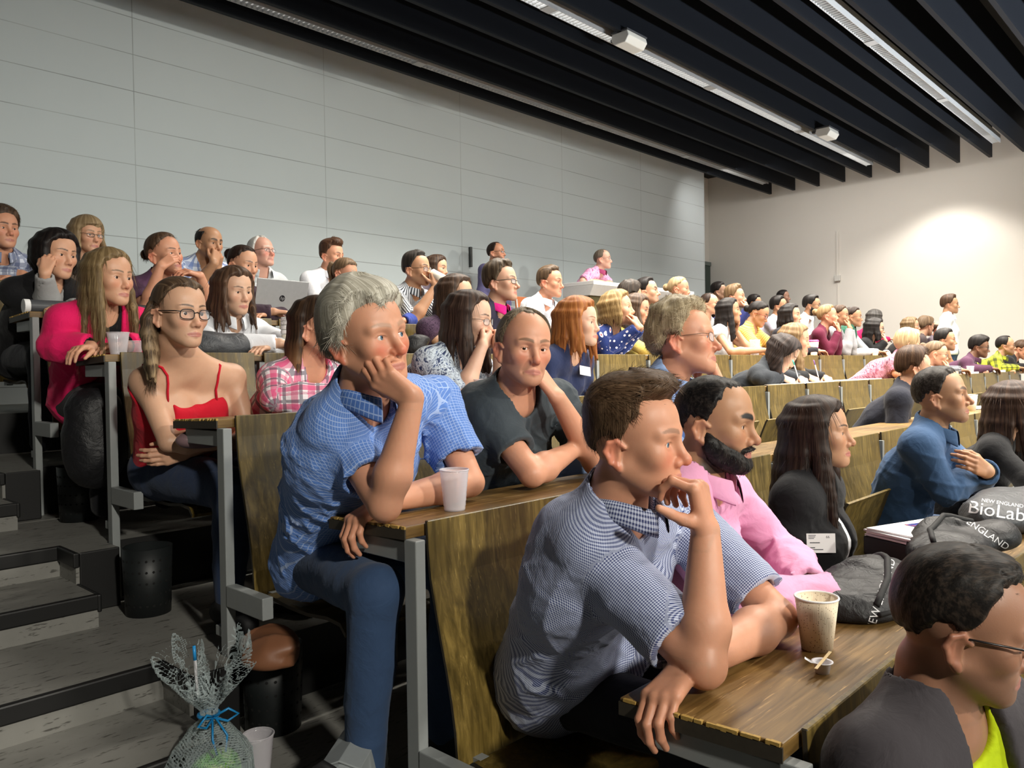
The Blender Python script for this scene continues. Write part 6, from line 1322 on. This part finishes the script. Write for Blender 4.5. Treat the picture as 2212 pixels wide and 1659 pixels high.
# bottle, counter and panel by the rear wall
t = empty('water_bottle', (4.20, 4.83, TZ(5, .18)), 'clear ribbed water bottle with blue cap beside the crew cut man', 'bottle')
MB().lathe([(.001, 0), (.034, 0), (.036, .02), (.034, .06), (.036, .10), (.034, .15), (.030, .19), (.016, .235), (.014, .26)], (0, 0, 0), 26).build('bottle_body', clear('bottle_plastic', lin(190, 200, 210), .30, .06), t, smooth=True)
MB().lathe([(.0155, .255), (.0165, .258), (.0165, .285), (.001, .287)], (0, 0, 0), 24).build('cap', plain('blue_cap', lin(20, 70, 220), .4), t, smooth=True)
z6 = 6 * H
t = empty('counter', (7.66, 6.20, z6), 'tall white control counter the pink shirted man leans on', 'counter')
b = MB(); b.box((-1.52, -.22, 1.17), (.70, .24, 1.215)); b.build('countertop', plain('white_laminate', lin(232, 232, 232), .35), t, bevel=.004)
b = MB(); b.prism([(-.22, 1.17), (-.16, 1.05), (.24, 1.05), (.24, 1.17)], 0, -1.52, .70); b.build('fascia', plain('pale_laminate', lin(206, 206, 206), .4), t)
b = MB(); b.box((-1.44, -.10, 0), (.62, .22, 1.05)); b.build('cabinet', plain('olive_cabinet', lin(104, 98, 62), .6), t)
t = empty('folding_chair', (5.16, 6.10, z6), 'orange brown wooden chair back behind the crew cut man', 'chair')
b = MB(); b.prism([(0, .55), (.02, .70), (.05, .98), (.066, .98), (.036, .70), (.016, .55)], 0, -.16, .16); b.build('backrest', plain('orange_ply', lin(150, 82, 40), .45), t, bevel=.004)
b = MB(); b.box((-.19, -.36, .43), (.19, .04, .448)); b.build('seat', plain('orange_ply', lin(150, 82, 40), .45), t, bevel=.004)
for sx in (-.17, .17):
    for sy in (-.32, .02): MB().tube([(sx, sy, .0), (sx, sy * .9, .43)], .011, 8).build('leg', M_STEEL, t, smooth=True)
    MB().tube([(sx, .018, .43), (sx * .85, .012, .60), (sx * .85, .05, .95)], .010, 8).build('back_post', M_STEEL, t, smooth=True)
# rail that carries the backs of the last row
t = empty('seat_rail', (0, 7 * D + .03, z6), 'low steel rail carrying the seat backs of the topmost row', 'rail')
MB().box((.05, -.015, .86), (11.4, .015, .92)).build('rail', M_STEEL, t)
for i in range(10): MB().box((.10 + i * 1.25, -.018, 0), (.14 + i * 1.25, .018, .86)).build('post', M_STEEL, t)
# fittings on the walls
t = empty('wall_bracket', (5.49, WALL_Y, 2.92), 'slim dark metal bracket on the panelled wall beside the goateed man', 'bracket')
b = MB(); b.box((-.016, -.035, -.12), (.016, -.0, .12)); b.build('bar', plain('dark_metal', lin(70, 74, 74), .4), t, bevel=.004)
t = empty('cable_duct', (ROOM_X, 5.76, 3.0), 'thin white cable duct on the side wall ending in a small socket', 'cable duct')
b = MB(); b.box((-.022, -.02, .10), (-.0, .02, .86)); b.build('duct', M_WALLW, t, bevel=.003)
b = MB(); b.box((-.05, -.05, .0), (-.0, .05, .10)); b.build('socket', plain('socket_white', lin(200, 198, 192), .4), t, bevel=.006)
b = MB(); b.box((-.010, -.010, -1.4), (-.0, .010, .0)); b.build('cable', M_WALLW, t)
# bins
def bin_(x, y, z, r, h, label):
    t = empty('waste_bin', (x, y, z), label, 'waste bin', 'black waste bins under the benches')
    m = plain('black_bin', lin(22, 26, 27), .5)
    MB().lathe([(.001, .0), (r * .9, .0), (r, h), (r - .006, h), (r * .9 - .006, .006), (.001, .006)], (0, 0, 0), 32).build('bin_body', m, t, smooth=True)
    b = MB()
    for j in range(5):
        for i in range(22):
            a = i / 22 * 6.283; rr = r * (.9 + .1 * (j * 2 + 2) / 12) + .0008; zz = h * (j * 2 + 2) / 12; c = Vector((math.cos(a), math.sin(a), 0)); s_ = Vector((-math.sin(a), math.cos(a), 0)); p = c * rr + Vector((0, 0, zz))
            b.poly([tuple(p + s_ * .005 * math.cos(k_ * 1.047) + Vector((0, 0, .005 * math.sin(k_ * 1.047)))) for k_ in range(6)], [(0, 1, 2, 3, 4, 5)])
    b.build('perforation', plain('bin_hole', (.001, .001, .001), .9), t)['kind'] = 'stuff'
bin_(.03, 3.43, 3 * H, .088, .25, 'black perforated waste bin under the seat of the red top woman')
bin_(.10, 2.66, 2 * H, .095, .26, 'black perforated waste bin under the seat of the blue shirted man')
bin_(.10, 4.36, 4 * H, .088, .25, 'black perforated waste bin under the seat of the pink cardigan woman')
# cellophane gift bag, cup and grey bag at the foot of the steps
zf = 2.5 * H
def gift():
    c = V(-.225, 2.42, 2 * H); cr, w = Crease(5, 60, 5), Wob(6, 40, 6)
    t = empty('gift_bag', tuple(map(float, c)), 'clear cellophane gift bag with green filling tied by blue ribbon', 'gift bag')
    def film(p):
        q = p - c; z = q[:, 2]; r = np.sqrt(q[:, 0] ** 2 + q[:, 1] ** 2); a = np.arctan2(q[:, 1], q[:, 0])
        R_ = np.interp(z, [0, .03, .10, .17, .205, .23, .28, .34, .40], [.10, .115, .11, .060, .022, .022, .060, .088, .10]).astype(F32)
        R_ = R_ * (1 + (.10 + .55 * sstep(.20, .33, z)) * np.sin(a * 7 + 2 * np.sin(z * 18)) * .5 + .12 * sstep(.22, .36, z) * np.sin(a * 13 + z * 25))
        d = np.abs(r - R_ - .006 * cr(p)) * .6 - .0012
        return np.maximum(d, np.maximum(-z, z - .36 - .06 * np.sin(a * 5) - .03 * np.sin(a * 11)))
    v, q = mesh_sdf(film, c + V(-.19, -.19, -.01), c + V(.19, .19, .46), .0042); link('film', to_mesh('film', v, q, None, None, origin=c), t, None, [M_FILM])
    fl = lambda p: ell(p, c + V(.01, 0, .055), (.072, .072, .055)) - .006 * w(p)
    v, q = mesh_sdf(fl, c - .12, c + .14, .008); n = NT('green_filling'); n.base(n.ramp(n.noise(n.obj(), 24, 4), [(.35, lin(60, 120, 40)), (.5, lin(120, 200, 60)), (.65, lin(200, 220, 150))]), .5)
    link('filling', to_mesh('filling', v, q, None, None, origin=c), t, None, [n.m])
    b = MB(); b.tube([(.026 * math.cos(a), .026 * math.sin(a), .215) for a in np.linspace(0, 6.283, 19)[:-1]], .005, 8, closed=True)
    for s_ in (1, -1):
        b.tube([(0, -.026, .215), (s_ * .03, -.050, .235), (s_ * .055, -.055, .215), (s_ * .03, -.045, .200), (0, -.026, .213)], .0035, 6); b.tube([(s_ * .005, -.03, .21), (s_ * .02, -.06, .17), (s_ * .012, -.065, .13)], .003, 6)
    b.build('ribbon', plain('blue_ribbon', lin(30, 130, 190), .35), t, smooth=True)
    return c
gc = gift()
pen(float(gc[0]) - .02, float(gc[1]) + .02, float(gc[2]) + .26, (-.03, .05, 1), 'bright blue pen sticking up out of cellophane gift bag', plain('cyan_pen', lin(40, 150, 220), .4))
clear_cup(-.085, 2.42, 2 * H, .115, .043, .030, 'clear plastic cup standing on the floor beside the gift bag')
t = empty('satchel', (-.05, 2.02, 2 * H), 'grey canvas satchel on the floor below the blue shirted man', 'bag'); t.rotation_euler = (0, 0, math.radians(38))
GC = plain('grey_canvas', lin(132, 138, 140), .7, grain=.12, scale=90)
b = MB(); b.prism([(-.05, 0), (.05, 0), (.056, .10), (.048, .19), (.0, .205), (-.048, .19), (-.056, .10)], 0, -.115, .115); b.build('satchel_body', GC, t, bevel=.012, seg=3)
b = MB(); b.prism([(.050, .192), (.0, .211), (-.052, .194), (-.062, .11), (-.0595, .09), (-.056, .11), (-.047, .19), (.0, .206), (.049, .189)], 0, -.110, .110); b.build('flap', plain('grey_flap', lin(150, 156, 158), .7), t, bevel=.002)
b = MB(); b.tube([(-.112, 0, .18), (-.13, .03, .21), (-.10, .09, .16), (-.02, .12, .06), (.09, .09, .02), (.112, 0, .10)], .011, 8); b.build('strap', M_BLACK, t, smooth=True)
# things worn
def worn(key, name, at_, w, h_, mat, fwd, label=None, lines=False, rot=0.):
    if key not in PEOPLE: return
    q = PEOPLE[key]; p = q['Nb'] + q['Rt'] * at_[0] + q['dv'] * at_[1] + q['Fw'] * at_[2]; nrm = Vector(list(map(float, q['Fw'] * fwd[0] + q['Rt'] * fwd[1] + UPZ * fwd[2]))).normalized()
    zax = Vector((0, 0, 1)); xa = zax.cross(nrm).normalized(); ya = nrm.cross(xa)
    nn = np.array(nrm, F32); p = p + nn * .12
    for _ in range(40): p = p - nn * max(-.01, min(.02, float(q['torso'](p[None].astype(F32), at_[2])[0]))) * .6
    b = MB(); b.box((-w / 2, -h_ / 2, 0), (w / 2, h_ / 2, .0012)); o = b.build(name, mat, q['o']); M_ = Matrix((xa, ya, nrm)).transposed().to_4x4(); M_.translation = Vector(list(map(float, p - q['org']))); o.matrix_local = M_ @ Matrix.Rotation(rot, 4, 'Z')
    if lines:
        g = plain('print_grey', lin(70, 72, 78), .6); bb = MB()
        for x0, x1, y in ((-.040, -.016, .024), (-.040, -.018, .019), (-.040, -.022, .014)): bb.box((x0, y, .0012), (x1, y + .002, .0015))
        for x0, x1, y in ((-.036, -.004, .000), (-.036, -.020, -.016), (-.036, .006, -.022)): bb.box((x0, y, .0012), (x1, y + .003, .0015))
        bb.build('print', g, o); text('66', .012, g, o, (.022, .016, .0013), (0, 0, 0), .0002)
    return o
worn('P3', 'name_badge', (.075, .19, .036), .092, .062, M_PAPER, (.55, .83, .1), lines=True)
worn('P13', 'sticker', (-.085, .150, .026), .085, .050, M_PAPER, (1, .2, .2), rot=-.15)
if 'P4' in PEOPLE:
    q = PEOPLE['P4']; A_ = q['A']['l']; e = unit(A_['W'] - A_['E']); c = A_['W'] - e * .012 - q['org']; b = MB(); n1 = unit(np.cross(e, UPZ)); n2 = np.cross(e, n1)
    for off in np.linspace(-.009, .009, 5): b.tube([tuple(c + e * float(off) + (n1 * math.cos(a) + n2 * math.sin(a)) * .0315) for a in np.linspace(0, 6.283, 25)[:-1]], .0030, 6, closed=True)
    wt = b.build('wristwatch', M_BLACK, q['o'], smooth=True)
if 'P35' in PEOPLE:
    q = PEOPLE['P35']; p = q['C'] + q['M'] @ V(.0, .150, -.052); t = empty('paper_cup', tuple(map(float, p)), 'cream paper cup held to the mouth of the striped shirt man', 'cup'); t.rotation_euler = Vector((0, 0, 1)).rotation_difference(Vector(list(map(float, q['M'] @ V(0, -.9, .35))))).to_euler()
    MB().lathe([(.001, -.085), (.028, -.085), (.040, .02), (.0385, .02), (.026, -.08), (.001, -.08)], (0, 0, 0), 28).build('cup_body', M_CUP, t, smooth=True); MB().tube([(.040 * math.cos(a), .040 * math.sin(a), .02) for a in np.linspace(0, 6.283, 29)[:-1]], .0022, 6, closed=True).build('rim', M_PAPER, t, smooth=True)
print('script seconds', round(time.time() - T_START, 1))
